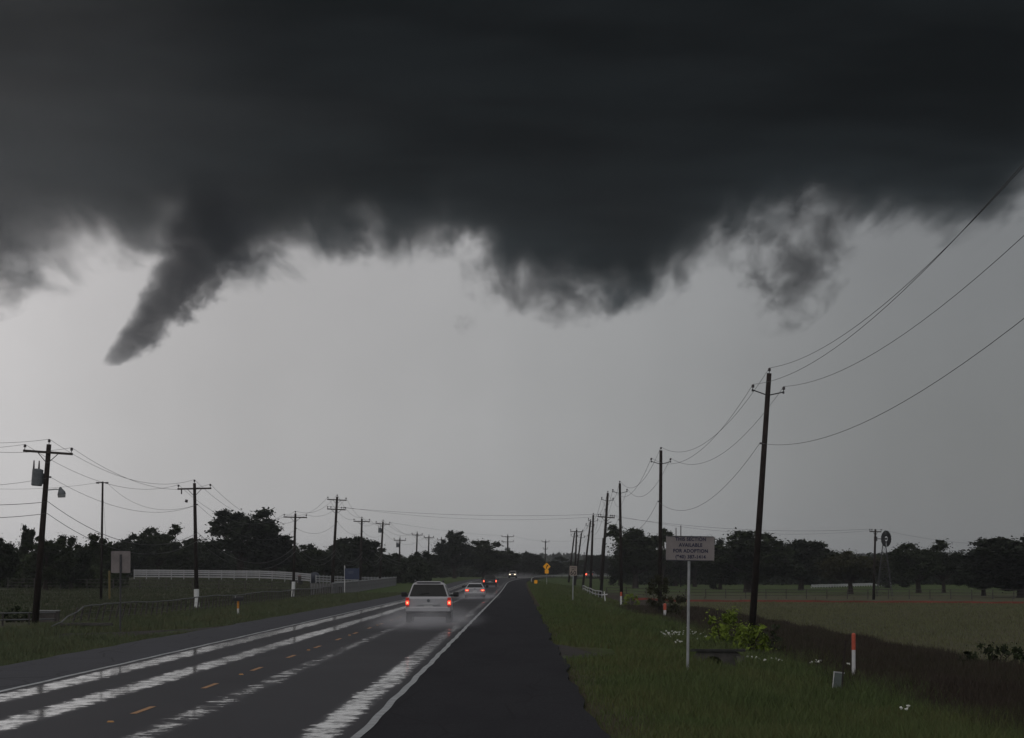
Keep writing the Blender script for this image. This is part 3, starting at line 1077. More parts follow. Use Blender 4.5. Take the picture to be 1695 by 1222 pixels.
def crown_mesh(name, lobes, per, leaf, seed, mat, squash=.8):
    r2 = np.random.default_rng(seed)
    P, SZ = [], []
    for (x, y, z, rr) in lobes:
        k = int(per * (rr / 1.4) ** 2)
        d = r2.normal(size=(k, 3))
        d /= np.linalg.norm(d, axis=1)[:, None]
        rad = rr * np.minimum(np.abs(r2.normal(0, .60, k)) + .12, 1.35)
        p = d * rad[:, None] * np.array([1, 1, squash]) + np.array([x, y, z])
        P.append(p)
        SZ.append(np.where(rad < rr * .45, leaf * 2.2, np.where(rad > rr, leaf * .8, leaf)))
    P = np.concatenate(P)
    SZ = np.concatenate(SZ)
    V = cards(P, SZ, r2)
    return np_mesh(name, V, np.arange(len(V)), 4, mat)


def trunk_mesh(name, kind, lobes, seed):
    r_ = random.Random(seed)
    mb = MB()
    fork = 2.2 if kind != 'bushy' else 1.4
    mb.tube([(0, 0, -.4), (.02, 0, .3), (.1 * r_.uniform(-1, 1), 0, fork)], [.42, .32, .24], 9)
    for lb in r_.sample(lobes, min(14, len(lobes))):
        e = Vector(lb[:3])
        s0 = Vector((0, 0, fork * r_.uniform(.8, 1.0)))
        m_ = s0.lerp(e, .5) + Vector((r_.uniform(-.3, .3), r_.uniform(-.3, .3), r_.uniform(-.1, .5)))
        mb.tube([s0, m_, e], [.15, .09, .03], 6)
    me = bpy.data.meshes.new(name)
    me.from_pydata(mb.v, [], mb.f)
    me.materials.append(M['bark'])
    return me


PROTO = {}
for kind, nvar in (('round', 3), ('ragged', 3), ('wide', 2), ('airy', 2), ('bushy', 4)):
    for v_ in range(nvar):
        sd_ = hash((kind.__len__(), v_)) % 1000 + {'round': 10, 'ragged': 20, 'wide': 30, 'airy': 40, 'bushy': 50}[kind] + v_
        r_ = random.Random({'round': 10, 'ragged': 20, 'wide': 30, 'airy': 40, 'bushy': 50}[kind] + v_)
        lb = lobes_for(kind, r_)
        tops = max(l[2] + l[3] * .95 for l in lb)
        wid = float(np.percentile([abs(l[0]) + l[3] * .6 for l in lb], 90))
        mat = M['leaf_dark'] if v_ % 2 == 0 else M['leaf_green']
        PROTO[(kind, v_)] = (crown_mesh('crown', lb, 330 if kind != 'airy' else 330, .19, 100 + v_ + 7 * len(kind), mat),
                             trunk_mesh('trunk', kind, lb, v_ + 3), tops, 2 * wid)


def tree(label, px, tpy, wpx, D, kind, var, rot=0.0, group=None, name='tree', mat=None, base_z=None):
    b = at(px, 960, D)
    z0 = gz(b.x, D) if base_z is None else base_z
    H = at(px, tpy, D).z - z0
    cm, tm, tops, wid = PROTO[(kind, var)]
    w = wpx * D / F
    root = thing(name, label, 'tree', (b.x, D, z0), (0, 0, rot), group)
    root.scale = (w / wid, w / wid, H / tops)
    cr = link('crown', cm, root)
    if mat:
        cr.material_slots[0].link = 'OBJECT'
        cr.material_slots[0].material = mat
    link('trunk', tm, root)
    return root


TLG = 'trees of the left treeline'
for args in [
    ('dense tree cut by the left edge of the photo, behind the leaning pole', -8, 884, 80, 430, 'bushy', 0, .3),
    ('tree with a spiky tip rising above the left treeline, left of the leaning pole', 38, 866, 42, 470, 'airy', 0, 1.0),
    ('low rounded tree right beside the leaning leftmost pole', 75, 885, 66, 445, 'bushy', 1, 2.0),
    ('bushy tree between the leaning pole and the slim bracket pole', 118, 882, 66, 455, 'bushy', 2, .7),
    ('bushy tree behind the slim bracket pole', 165, 880, 66, 480, 'bushy', 3, 1.7),
    ('dark tree directly behind the grey sign back', 210, 880, 66, 640, 'bushy', 0, 2.9),
    ('small round-topped tree standing out left of the white sleeved pole', 262, 864, 62, 660, 'ragged', 1, .4),
    ('low dark tree just left of the white sleeved pole', 305, 889, 60, 655, 'bushy', 1, 4.0),
    ('big dark oak towering over the left treeline right of the white sleeved pole', 398, 838, 122, 640, 'ragged', 0, .9),
    ('low tree filling in left of the big dark oak', 348, 892, 62, 668, 'bushy', 2, 3.3),
    ('tree leaning out from the right flank of the big dark oak', 452, 884, 66, 645, 'ragged', 2, 2.2),
    ('low bushy tree behind the second sleeved pole', 500, 899, 62, 668, 'bushy', 3, .2),
    ('low tree left of the tall two-crossarm pole', 535, 898, 55, 680, 'bushy', 0, 5.1),
    ('dark round tree behind the blue sign', 592, 885, 78, 700, 'round', 0, .5),
    ('low dark tree right of the blue sign and its tree', 640, 912, 62, 730, 'bushy', 1, 1.4),
    ('low rounded tree above the white SUV', 678, 910, 60, 760, 'bushy', 2, 2.6),
]:
    tree(*args[:8], group=TLG)
CTG = 'trees around the bend of the road'
for args in [
    ('tall ragged tree left of centre with a half hidden pole', 752, 876, 58, 930, 'ragged', 2, .3),
    ('broad dark tree right of the tall ragged centre tree', 802, 892, 84, 950, 'round', 1, 1.1),
    ('low tree left of the tall ragged centre tree', 720, 915, 50, 960, 'bushy', 3, 2.0),
    ('low tree behind the oncoming car', 845, 917, 56, 1150, 'bushy', 0, 4.4),
    ('small rounded tree left of the yellow warning sign', 876, 913, 44, 1180, 'round', 2, .2),
    ('low tree behind the yellow warning sign', 912, 920, 50, 1200, 'bushy', 2, 1.9),
    ('lone round tree on the far skyline above the bend', 924, 911, 16, 2500, 'wide', 0, .0),
    ('low dark tree behind the leaning verge poles', 955, 926, 56, 1240, 'bushy', 1, 3.7),
    ('low tree in the gap right of the leaning verge poles', 990, 917, 40, 1150, 'round', 0, 2.4),
]:
    tree(*args[:8], group=CTG)
RTG = 'trees beyond the right field'
for args in [
    ('tall ragged tree with sky gaps behind the V bracket pole nearest the speed limit sign', 1052, 864, 88, 690, 'ragged', 1, 2.6),
    ('airy tree showing sky through its crown, left of the adoption sign', 1096, 872, 62, 720, 'airy', 1, .8),
    ('low tree at the foot of the tall ragged tree, left side', 1026, 912, 46, 780, 'bushy', 0, 1.0),
    ('tree hidden mostly by the adoption sign', 1150, 886, 70, 740, 'round', 2, 4.2),
    ('low tree between the airy tree and the adoption sign', 1118, 900, 60, 760, 'bushy', 3, 2.7),
    ('broad dark oak behind the tall leaning pole', 1238, 875, 138, 600, 'round', 1, 2.0),
    ('low tree left of the broad dark oak, right of the adoption sign', 1192, 886, 58, 660, 'bushy', 2, .5),
    ('rounded dark tree right of the broad oak', 1326, 890, 88, 640, 'round', 0, 3.6),
    ('small low tree in the dip right of the rounded dark tree', 1376, 906, 50, 720, 'bushy', 1, .4),
    ('olive tree with a forked trunk left of the windmill pole', 1408, 909, 104, 560, 'wide', 1, .6),
    ('low tree below the windmill', 1470, 916, 66, 700, 'bushy', 3, 1.5),
    ('wide dark oak right of the windmill, highest at its left side', 1520, 890, 82, 580, 'ragged', 1, .2),
    ('lower right companion of the wide dark oak', 1562, 904, 86, 590, 'wide', 0, 1.9),
    ('small pale tree in the gap before the right edge', 1622, 919, 52, 760, 'airy', 0, 2.4),
    ('low far tree in the gap right of the wide dark oak', 1602, 931, 44, 820, 'bushy', 0, 1.2),
    ('big dark tree cut by the right edge of the photo', 1692, 884, 175, 500, 'round', 0, .9),
    ('low dense tree at the left foot of the right edge tree', 1628, 930, 80, 530, 'round', 2, 3.0),
]:
    tree(*args[:8], group=RTG, mat=M['leaf_olive'] if 'olive' in args[0] else None)


def thicket(name, n_, xr, yr, hfun, size, seed, mat):
    r2 = np.random.default_rng(seed)
    x = r2.uniform(*xr, n_)
    y = r2.uniform(*yr, n_)
    z0 = ground_u(x - off(y), y)
    h = hfun(x, y, r2)
    P = np.stack([x, y, z0 + h * r2.uniform(0, 1, n_) ** .8], -1)
    V = cards(P, np.full(n_, size), r2)
    o = link(name, np_mesh(name, V, np.arange(len(V)), 4, mat))
    o['kind'] = 'stuff'
    return o


def hump(x, y, r2, base=3.2):
    return base * (.75 + .25 * np.sin(x * .35 + 1) * np.sin(x * .13) + .15 * np.sin(x * .9))


thicket('thicket', 30000, (-104, -17), (690, 735), lambda x, y, r: hump(x, y, r, 6.2), .42, 3, M['leaf_dark'])
thicket('thicket', 12000, (-74, -51), (462, 490), lambda x, y, r: hump(x, y, r, 3.6), .32, 6, M['leaf_green'])
thicket('thicket', 12000, (-30, 12), (1210, 1290), lambda x, y, r: hump(x, y, r, 6.5), .7, 4, M['leaf_dark'])
thicket('thicket', 34000, (23, 125), (800, 850), lambda x, y, r: hump(x, y, r, 7.0), .5, 5, M['leaf_dark'])

# far wooded hills
hx = np.linspace(-700, 700, 90)
hy = np.linspace(2300, 4100, 24)
HX, HY = np.meshgrid(hx, hy)


def hill_h(x, y):
    r_ = sm(2300, 3300, y) * (1 - .3 * sm(3600, 4100, y))
    return 1.0 + r_ * (11 + 3.5 * np.sin(x * .006 + .5) + 2.0 * np.sin(x * .017 + 2) + 3 * sm(100, -300, x)) - (1 - r_) * .8


HZ = hill_h(HX, HY)
hi_ = np.arange(HX.size).reshape(HX.shape)
hq = np.stack([hi_[:-1, :-1], hi_[:-1, 1:], hi_[1:, 1:], hi_[1:, :-1]], -1).reshape(-1)
hill = link('hill', np_mesh('hill', np.stack([HX.ravel(), HY.ravel(), HZ.ravel()], -1), hq, 4, M['leaf_far']))
hill['kind'] = 'structure'
r2 = np.random.default_rng(77)
nn = 26000
hxp, hyp = r2.uniform(-500, 500, nn), r2.uniform(2350, 3900, nn)
hp = np.stack([hxp, hyp, hill_h(hxp, hyp) + r2.uniform(0, 3.5, nn) + 1.6 * np.sin(hxp * .21) * np.sin(hxp * .05 + hyp * .01)], -1)
V = cards(hp, np.full(nn, 1.9), r2)
dw = link('distant_wood', np_mesh('distant_wood', V, np.arange(len(V)), 4, M['leaf_far']))
dw['kind'] = 'stuff'


# ------------------------------------------------------------------ shrubs
def shrub(label, px, bpy_, wpx, hpx, D, mat, seed, group=None, leaf=.11, lob=7, per=230):
    leaf, lob, per = leaf * .62, lob * 3, per * 2.2
    r_ = random.Random(seed)
    b = at(px, bpy_, D)
    z0 = gz(b.x, D)
    w, h = wpx * D / F, at(px, bpy_ - hpx, D).z - z0
    lb = []
    for k in range(lob):
        z = h * r_.uniform(.12, .86)
        x = w / 2 * r_.uniform(-1, 1) * (1.15 - .55 * z / h)
        lb.append((x, r_.uniform(-.35, .35) * w, z, r_.uniform(.13, .22) * min(w, h) + .08))
    root = thing('shrub', label, 'shrub', (b.x, D, z0), (0, 0, 0), group)
    link('foliage', crown_mesh('foliage', lb, per * 3, leaf, seed, mat, 1.15), root)
    mb = MB()
    for l in lb[:6]:
        mb.tube([(l[0] * .15, l[1] * .15, -.1), (l[0] * .5, l[1] * .5, l[2] * .6), l[:3]], [.03, .022, .01], 5)
    mb.build('stem', M['bark'], root)


SG = 'shrubs in the right ditch'
shrub('bright yellow-green bush left of the foot of the tall leaning pole', 1200, 1070, 58, 66, 140, M['leaf_bush'], 1, SG, .085, 10, 120)
shrub('yellow-green bush in front of the foot of the tall leaning pole', 1243, 1084, 56, 52, 136, M['leaf_bush'], 2, SG, .085, 10, 110)
shrub('dull olive bush right of the foot of the tall leaning pole', 1277, 1075, 36, 48, 142, M['leaf_green'], 12, SG, .085, 7, 70)
shrub('dark upright shrub wrapping the pole left of the adoption sign', 1090, 1024, 34, 82, 262, M['leaf_olive'], 3, SG, .12, 12, 90)
shrub('low dark shrub between the pole and the adoption sign post', 1120, 1024, 34, 40, 262, M['leaf_olive'], 4, SG, .12, 7, 80)
shrub('small light shrub right of the shorter red and white marker', 1044, 1006, 26, 26, 340, M['leaf_bush'], 5, SG, .12, 5, 60)
shrub('dark olive shrub cut by the right edge of the photo', 1650, 1112, 120, 48, 128, M['leaf_green'], 6, SG, .09, 12, 90)
shrub('low shrub against the left pipe rail below the leaning pole', 30, 1022, 60, 22, 190, M['leaf_green'], 8, None, .10, 8, 80)


# ------------------------------------------------------------------ grass
CLEAR = [(8.35, .42, 82, 99.5), (5.6, .7, 98, 109)]


def blades(name, X, Y, h, w, lean, mat, seed):
    for (cx, hw_, ya, yb) in CLEAR:      # mown shorter round the pedestal and the culvert mouth
        h = np.where((np.abs(X - cx * (Y / yb) ** .9) < hw_) & (Y > ya) & (Y < yb), h * .35, h)
    r2 = np.random.default_rng(seed)
    n_ = len(X)
    z0 = ground_u(X - off(Y), Y) - .03
    a = r2.uniform(0, 2 * np.pi, n_)
    ca, sa = np.cos(a), np.sin(a)
    bd = r2.uniform(0, 2 * np.pi, n_)
    l1 = lean * r2.uniform(.2, 1.2, n_) * h
    B = np.stack([X, Y, z0], -1)
    side = np.stack([ca * w, sa * w, np.zeros(n_)], -1)
    bend = np.stack([np.cos(bd) * l1, np.sin(bd) * l1, np.zeros(n_)], -1)
    up = np.stack([np.zeros(n_), np.zeros(n_), h], -1)
    mid = B + up * .55 + bend * .32
    tip = B + up * r2.uniform(.85, 1.0, n_)[:, None] + bend
    V = np.stack([B - side, B + side, mid + side * .75, mid - side * .75, tip], 1).reshape(-1, 3)
    i = np.arange(n_) * 5
    T = np.stack([i, i + 1, i + 2, i, i + 2, i + 3, i + 3, i + 2, i + 4], -1).reshape(-1)
    o = link(name, np_mesh(name, V, T, 3, mat))
    o['kind'] = 'stuff'
    return o


def wedge(n_, d0, d1, lo, hi, seed):
    r2 = np.random.default_rng(seed)
    D = d0 * (d1 / d0) ** r2.uniform(0, 1, n_)
    X = r2.uniform(lo, hi, n_)
    ok = (X < D * .137 + 1.6) & (X > -D * .141 - 1.6)
    return X[ok], D[ok], r2


def clump(X, Y):
    return .55 + .25 * np.sin(X * 2.1 + .6 * Y) * np.sin(Y * .33 + 1.7 * X) + .25 * np.sin(X * .9 - .23 * Y + 2)


X, Y, r2 = wedge(240000, 43, 240, .98, 11, 1)
keep = r2.uniform(0, 1, len(X)) < np.clip(.34 + (X - 1.0) * .6, 0, 1) * np.clip(1 - (X - 8.2) / 2.4, 0, 1)
gp_ = (np.abs(Y - 101) < 8) & (X < 2.7)
keep &= ~gp_
X, Y = X[keep], Y[keep]
r2 = np.random.default_rng(9)
hgt = (.11 + .27 * np.clip((X - 1.0) / 2.5, 0, 1)) * (.5 + .8 * clump(X, Y)) * r2.uniform(.6, 1.3, len(X))
blades('verge_grass', X, Y, hgt, np.maximum(.005, Y * 8.5e-5), .55, M['grass'], 2)
X, Y, r2 = wedge(190000, 55, 330, 8.2, 16.6, 3)
keep = r2.uniform(0, 1, len(X)) < np.clip((X - 8) / 2.2, 0, 1)
X, Y = X[keep], Y[keep]
blades('ditch_weeds', X, Y, .48 * (.55 + .6 * clump(X, Y)) * np.random.default_rng(4).uniform(.5, 1.2, len(X)), np.maximum(.006, Y * 8.5e-5), .35, M['weeds'], 5)
X, Y, r2 = wedge(110000, 110, 430, 16.2, 60, 6)
blades('field_grass', X, Y, .24 * (.6 + .5 * clump(X * .4, Y * .3)) * r2.uniform(.5, 1.2, len(X)), np.maximum(.006, Y * 9e-5), .4, M['field'], 7)
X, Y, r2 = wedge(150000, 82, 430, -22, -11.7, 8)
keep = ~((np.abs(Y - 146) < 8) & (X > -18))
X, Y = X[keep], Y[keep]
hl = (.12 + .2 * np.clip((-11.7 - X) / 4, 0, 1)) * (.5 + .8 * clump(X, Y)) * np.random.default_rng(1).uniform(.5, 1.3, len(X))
blades('verge_grass', X, Y, hl, np.maximum(.006, Y * 8.5e-5), .5, M['grass_left_veil'], 10)
X, Y, r2 = wedge(60000, 200, 640, -60, -21, 12)
blades('pasture_grass', X, Y, .3 * (.5 + .6 * clump(X * .5, Y * .4)) * r2.uniform(.5, 1.2, len(X)), np.maximum(.008, Y * 9e-5), .4, M['pasture'], 11)
X, Y, r2 = wedge(60000, 240, 700, 1.4, 10.5, 14)
blades('verge_grass', X + off(Y), Y, .3 * (.5 + .7 * clump(X, Y)) * r2.uniform(.5, 1.3, len(X)), np.maximum(.01, Y * 8.5e-5), .5, M['grass'], 15)

# white wild flowers
fl = []
r_ = random.Random(4)
def flower_at(px, py, n_, sx, sy):
    for k in range(n_):
        qx, qy = px + r_.gauss(0, sx), py + r_.gauss(0, sy)
        D = 80
        for it in range(25):
            p = at(qx, qy, D)
            zt = gz(p.x, D) + .30
            D += (p.z - zt) * 25
            D = max(50, min(220, D))
        p = at(qx, qy, D)
        fl.append((p.x, D, gz(p.x, D) + .30))
flower_at(1105, 1049, 26, 9, 2.5)
flower_at(1140, 1046, 16, 16, 3)
flower_at(1170, 1053, 6, 8, 3)
flower_at(1120, 1062, 4, 8, 2)
for px, py in ((1237, 1087), (1244, 1087), (1251, 1088), (1257, 1090), (1266, 1092), (1277, 1090), (1284, 1091), (1290, 1092), (1295, 1093)):
    flower_at(px, py, 3, .6, .4)
flower_at(1343, 1096, 5, 3, .6)
flower_at(1354, 1095, 8, 3, .8)
flower_at(1404, 1099, 3, 1.5, 1)
flower_at(1498, 1172, 5, 6, 3)
fmb = MB()
for (x, y, z) in fl:
    for k in range(3):
        a = r_.uniform(0, 6.28)
        rr = r_.uniform(.014, .027)
        ox, oz = r_.uniform(-.03, .03), r_.uniform(-.02, .02)
        n0 = len(fmb.v)
        ring = [(x + ox + rr * math.cos(a + q * 1.047), y + rr * .8 * math.sin(a + q * 1.047), z + oz + rr * .45 * math.sin(q * 1.047 + a)) for q in range(6)]
        fmb.add(ring + [(x + ox, y, z + oz - .03)], [(0, 1, 2, 3, 4, 5), (0, 6, 1), (1, 6, 2), (2, 6, 3), (3, 6, 4), (4, 6, 5), (5, 6, 0)])
    fmb.tube([(x, y, z - .03), (x + .01, y, z - .33)], .003, 4, 1)
fo = fmb.build('white_flowers', [M['petal'], M['grass']])
fo['kind'] = 'stuff'


# ------------------------------------------------------------------ signs and markers
def text_mesh(name, txt, size, mat, parent, loc, bold=1.0, sx=1.0):
    cu = bpy.data.curves.new(name, 'FONT')
    cu.body = txt
    cu.size = size
    cu.align_x = 'CENTER'
    cu.align_y = 'CENTER'
    cu.extrude = .0015
    cu.offset = .0035 * bold
    cu.space_character = 1.08
    tmp = bpy.data.objects.new(name, cu)
    COL.objects.link(tmp)
    dg = bpy.context.evaluated_depsgraph_get()
    me = bpy.data.meshes.new_from_object(tmp.evaluated_get(dg))
    bpy.data.objects.remove(tmp)
    me.name = name
    me.materials.clear()
    me.materials.append(mat)
    o = link(name, me, parent)
    o.location = loc
    o.rotation_euler = (math.pi / 2, 0, 0)
    o.scale = (sx, 1, 1)
    return o


def rounded_panel(w, h, t_, r=.05, seg=5):
    pts = []
    for cx, cz, a0 in ((w / 2 - r, h / 2 - r, 0), (-w / 2 + r, h / 2 - r, 90), (-w / 2 + r, -h / 2 + r, 180), (w / 2 - r, -h / 2 + r, 270)):
        for k in range(seg + 1):
            a = R(a0 + 90 * k / seg)
            pts.append((cx + r * math.cos(a), cz + r * math.sin(a)))
    n_ = len(pts)
    mb = MB()
    vs = [(x, -t_ / 2, z) for x, z in pts] + [(x, t_ / 2, z) for x, z in pts]
    mb.add(vs, [tuple(range(n_)), tuple(range(2 * n_ - 1, n_ - 1, -1))] + [(k, n_ + k, n_ + (k + 1) % n_, (k + 1) % n_) for k in range(n_)])
    return mb


# adoption sign
D = 86.8
pb = at(1138, 1122, D)
z0 = gz(pb.x, D)
root = thing('road_sign', 'pale sign board on a slim steel post offering a road section for adoption', 'sign', (pb.x, D, z0), (0, R(.9), 0))
zc = at(1143, 908, D).z - z0
sw, sh = 80 * D / F, 41 * D / F
MB().tube([(0, 0, -.3), (0, 0, zc + sh * .45)], .032, 10).build('post', M['galv'], root)
pn = rounded_panel(sw, sh, .012, .04).build('panel', M['sign_face'], root)
pn.location = (.02, -.045, zc)
bd_ = MB()
for (x, z, w, h) in ((0, sh / 2 - .009, sw, .018), (0, -sh / 2 + .009, sw, .018)):
    bd_.box(x, -.0085, z, w - .06, .005, h)
bd_.build('border', M['sign_edge'], pn)
for k, (tx, s_) in enumerate((('THIS SECTION', .088), ('AVAILABLE', .088), ('FOR ADOPTION', .088), ('(940) 387-1414', .088))):
    text_mesh('lettering', tx, s_ * 1.28, M['sign_ink'], pn, (0.01, -.009, sh / 2 - .075 - k * .136), 1.0, .92)

# speed limit sign
D = 329
pb = at(948, 995, D)
z0 = gz(pb.x, D)
root = thing('road_sign', 'upright white rectangular speed limit sign reading 60 on the right verge', 'sign', (pb.x, D, z0), (0, R(1), 0))
zc = at(948, 945, D).z - z0
MB().tube([(0, 0, -.3), (0, 0, zc)], .045, 8).build('post', M['galv'], root)
pn = rounded_panel(.64, .84, .012, .05).build('panel', M['limit_face'], root)
pn.location = (0, -.06, zc)
text_mesh('lettering', 'SPEED', .17, M['black'], pn, (0, -.009, .27))
text_mesh('lettering', 'LIMIT', .17, M['black'], pn, (0, -.009, .10))
text_mesh('lettering', '60', .50, M['black'], pn, (0, -.009, -.20), 2.6)

# yellow warning sign
D = 640
pb = at(905, 960, D)
z0 = gz(pb.x, D)
root = thing('road_sign', 'yellow diamond warning sign with bent arrow and plate at the bend', 'sign', (pb.x, D, z0))
zc = at(905, 938, D).z - z0
MB().tube([(0, 0, -.3), (0, 0, zc + .3)], .05, 8).build('post', M['galv'], root)
pn = rounded_panel(.95, .95, .012, .08).build('panel', M['yellow'], root)
pn.location = (0, -.07, zc)
pn.rotation_euler = (0, R(45), 0)
ar = MB()
pts2 = [(-.10, -.36), (0.02, -.36), (0.02, -.10), (.14, .06), (.22, -.0), (.24, .30), (-.04, .20), (.05, .13), (-.10, -.04)]
vs = [(x, -.010, z) for x, z in pts2] + [(x, -.0065, z) for x, z in pts2]
k_ = len(pts2)
ar.add(vs, [tuple(range(k_)), tuple(range(2 * k_ - 1, k_ - 1, -1))] + [(i, k_ + i, k_ + (i + 1) % k_, (i + 1) % k_) for i in range(k_)])
ao = ar.build('arrow', M['black'], pn)
ao.rotation_euler = (0, R(-45), 0)
pl = rounded_panel(.66, .66, .012, .08).build('plate', M['yellow'], root)
pl.location = (0, -.075, zc - .86)

# sign seen from behind
D = 155
pb = at(199, 1048, D)
z0 = gz(pb.x, D)
root = thing('road_sign', 'grey back of a square road sign on a thin post at left', 'sign', (pb.x, D, z0))
zc = at(199, 930.5, D).z - z0
MB().tube([(0, 0, -.3), (0, 0, zc + .3)], .038, 8).build('post', M['iron'], root)
pn = rounded_panel(32 * D / F, 36 * D / F, .01, .04).build('panel', M['sign_back'], root)
pn.location = (0, .05, zc)
MB().box(0, .02, zc - .05, .09, .03, .72).build('stiffener', M['iron'], root)

# blue sign
D = 430
pb = at(583, 982, D)
z0 = gz(pb.x, D)
root = thing('board_sign', 'blue board sign on pale posts behind the picket fence', 'sign', (pb.x, D, z0))
zt, zb = at(583, 941, D).z - z0, at(583, 959, D).z - z0
MB().box(-12.5 * D / F, 0, (zt + .05) / 2, .10, .10, zt + .6).build('post', M['white_paint'], root)
MB().box(11.0 * D / F, 0, zt / 2, .09, .09, zt + .2).build('post', M['grey_fence'], root)
pn = MB().box(-.3 * D / F, -.09, (zt + zb) / 2, 24 * D / F, .05, zt - zb).build('panel', M['blue'], root)
mb = MB()
for (zz, w) in ((.42, .62), (.26, .7), (.08, .5)):
    mb.box(-.15 - .3 * D / F, -.118, (zt + zb) / 2 + zz * .7, w, .004, .06)
mb.build('faded_print', M['blue_text'], root)

# red/orange and white markers
GM = 'red and white marker posts in the right ditch'


def marker(label, px, bpy_, tpy, split, D, wpx, top_mat, group=None):
    pb = at(px, bpy_, D)
    z0 = gz(pb.x, D)
    tz = at(px, tpy, D).z - z0
    sz_ = at(px, split, D).z - z0
    w = wpx * D / F
    root = thing('marker_post', label, 'marker post', (pb.x, D, z0), (0, R(random.uniform(-1, 1)), 0), group)
    MB().tube([(0, 0, -.3), (0, 0, sz_)], w / 2, 12).build('shaft', M['white_paint'], root, False)
    MB().tube([(0, 0, sz_), (0, 0, tz - w * .4), (0, 0, tz - w * .1), (0, 0, tz)], [w / 2 * 1.06, w / 2 * 1.06, w / 2 * .8, w / 2 * .35], 12).build('cap', top_mat, root)


marker('tall red and white marker post beside the small utility pedestal', 1413, 1127, 1048, 1076, 107, 6.2, M['red_marker'], GM)
marker('red and white marker post at the foot of the shrub-wrapped pole', 1100.5, 1026, 999, 1010, 255, 4.6, M['red_marker'], GM)
marker('small red and white marker post in front of the pole nearest the white cross', 1028, 1003, 980, 987, 345, 3.4, M['red_marker'], GM)

# mailbox on an orange and white post
D = 214
pb = at(394, 1021, D)
z0 = gz(pb.x, D)
root = thing('mailbox', 'dark roadside mailbox on an orange and white post', 'mailbox', (pb.x, D, z0))
zt = at(394, 995, D).z - z0
MB().tube([(0, 0, -.2), (0, 0, zt * .55)], .062, 10).build('post', M['white_paint'], root)
MB().tube([(0, 0, zt * .55), (0, 0, zt)], .064, 10).build('post_top', M['orange'], root)
mb = MB()
prof2 = [(-.13, 0), (.13, 0), (.13, .14)] + [(.13 * math.cos(a), .14 + .13 * math.sin(a)) for a in [math.pi * k / 8 for k in range(1, 8)]] + [(-.13, .14)]
k_ = len(prof2)
vs = [(-.30, y, zt + z) for y, z in prof2] + [(.30, y, zt + z) for y, z in prof2]
mb.add(vs, [tuple(range(k_)), tuple(range(2 * k_ - 1, k_ - 1, -1))] + [(i, k_ + i, k_ + (i + 1) % k_, (i + 1) % k_) for i in range(k_)])
bx = mb.build('box', M['car_trim'], root)
MB().box(.306, 0, zt + .14, .012, .22, .22).build('lid', M['iron'], bx)
MB().box(-.15, -.14, zt + .25, .03, .012, .16).build('flag', M['galv'], bx)

# small utility pedestal and a steel fence post
D = 98
pb = at(1385, 1138, D)
z0 = gz(pb.x, D)
root = thing('utility_pedestal', 'small grey-green utility pedestal leaning in the grass', 'utility box', (pb.x, D, z0), (0, R(6), 0))
hz = at(1385, 1110, D).z - z0
MB().box(0.02, 0, hz / 2 - .06, .24, .2, hz).build('cabinet', M['pedestal'], root, False, .012)
MB().box(0.02, 0, hz - .05, .27, .23, .035).build('lid', M['galv'], root)
MB().box(-.118, -.1, hz / 2 - .05, .022, .04, hz).build('edge_strip', M['white_paint'], root)
pb = at(1393, 1140, 97)
root = thing('fence_post', 'thin dark steel post leaning beside the utility pedestal', 'post', (pb.x, 97, gz(pb.x, 97)), (0, R(5), 0))
hz = at(1397, 1060, 97).z - gz(pb.x, 97)
mb = MB().box(0, 0, hz / 2 - .1, .045, .012, hz + .2)
mb.box(0, .016, hz / 2 - .1, .012, .03, hz + .2)
for k in range(8):
    mb.box(0, -.010, .25 + k * (hz - .3) / 8, .03, .01, .02)
mb.build('steel_bar', M['rust'], root)

# white cross
D = 395
pb = at(1002, 997, D)
root = thing('memorial_cross', 'small white cross in the grass by the white pipe rail', 'cross', (pb.x, D, gz(pb.x, D)), (0, R(-6), 0))
MB().box(0, 0, .5, .12, .08, 1.3).build('upright', M['white_paint'], root)
MB().box(0, -.05, .82, .62, .05, .11).build('crossbar', M['white_paint'], root)

# culvert on the right
D = 108
pb = at(1187, 1118, D)
z0 = gz(pb.x, D)
root = thing('culvert', 'dark concrete culvert mouth in the grass right of the adoption sign post', 'culvert', (pb.x, D, z0 - .10), (0, 0, R(-8)))
mb = MB()
hw, hh = .72, .62
# headwall with a round mouth, built as a ring between the opening and the outline
seg = 20
inner = [(.0 + .30 * math.cos(2 * math.pi * k / seg) - .12, .22 + .26 * math.sin(2 * math.pi * k / seg)) for k in range(seg)]
outer = []
for k in range(seg):
    ca, sa = math.cos(2 * math.pi * k / seg), math.sin(2 * math.pi * k / seg)
    s_ = min(hw / max(abs(ca), 1e-6), (hh - .22 if sa > 0 else .42) / max(abs(sa), 1e-6))
    outer.append((ca * s_, .22 + sa * s_))
vs = [(x, 0, z) for x, z in inner] + [(x, 0, z) for x, z in outer] + [(x, .22, z) for x, z in outer]
fs = [(k, (k + 1) % seg, seg + (k + 1) % seg, seg + k) for k in range(seg)] + [(seg + k, seg + (k + 1) % seg, 2 * seg + (k + 1) % seg, 2 * seg + k) for k in range(seg)]
mb.add(vs, fs)
mb.build('headwall', M['concrete'], root)
pv2 = [(x, 0, z) for x, z in inner] + [(x * 1, 2.4, z) for x, z in inner]
mb = MB()
mb.add(pv2, [(k, seg + k, seg + (k + 1) % seg, (k + 1) % seg) for k in range(seg)] + [tuple(seg + k for k in range(seg))])
mb.build('pipe', M['concrete_dark'], root)
mb = MB()
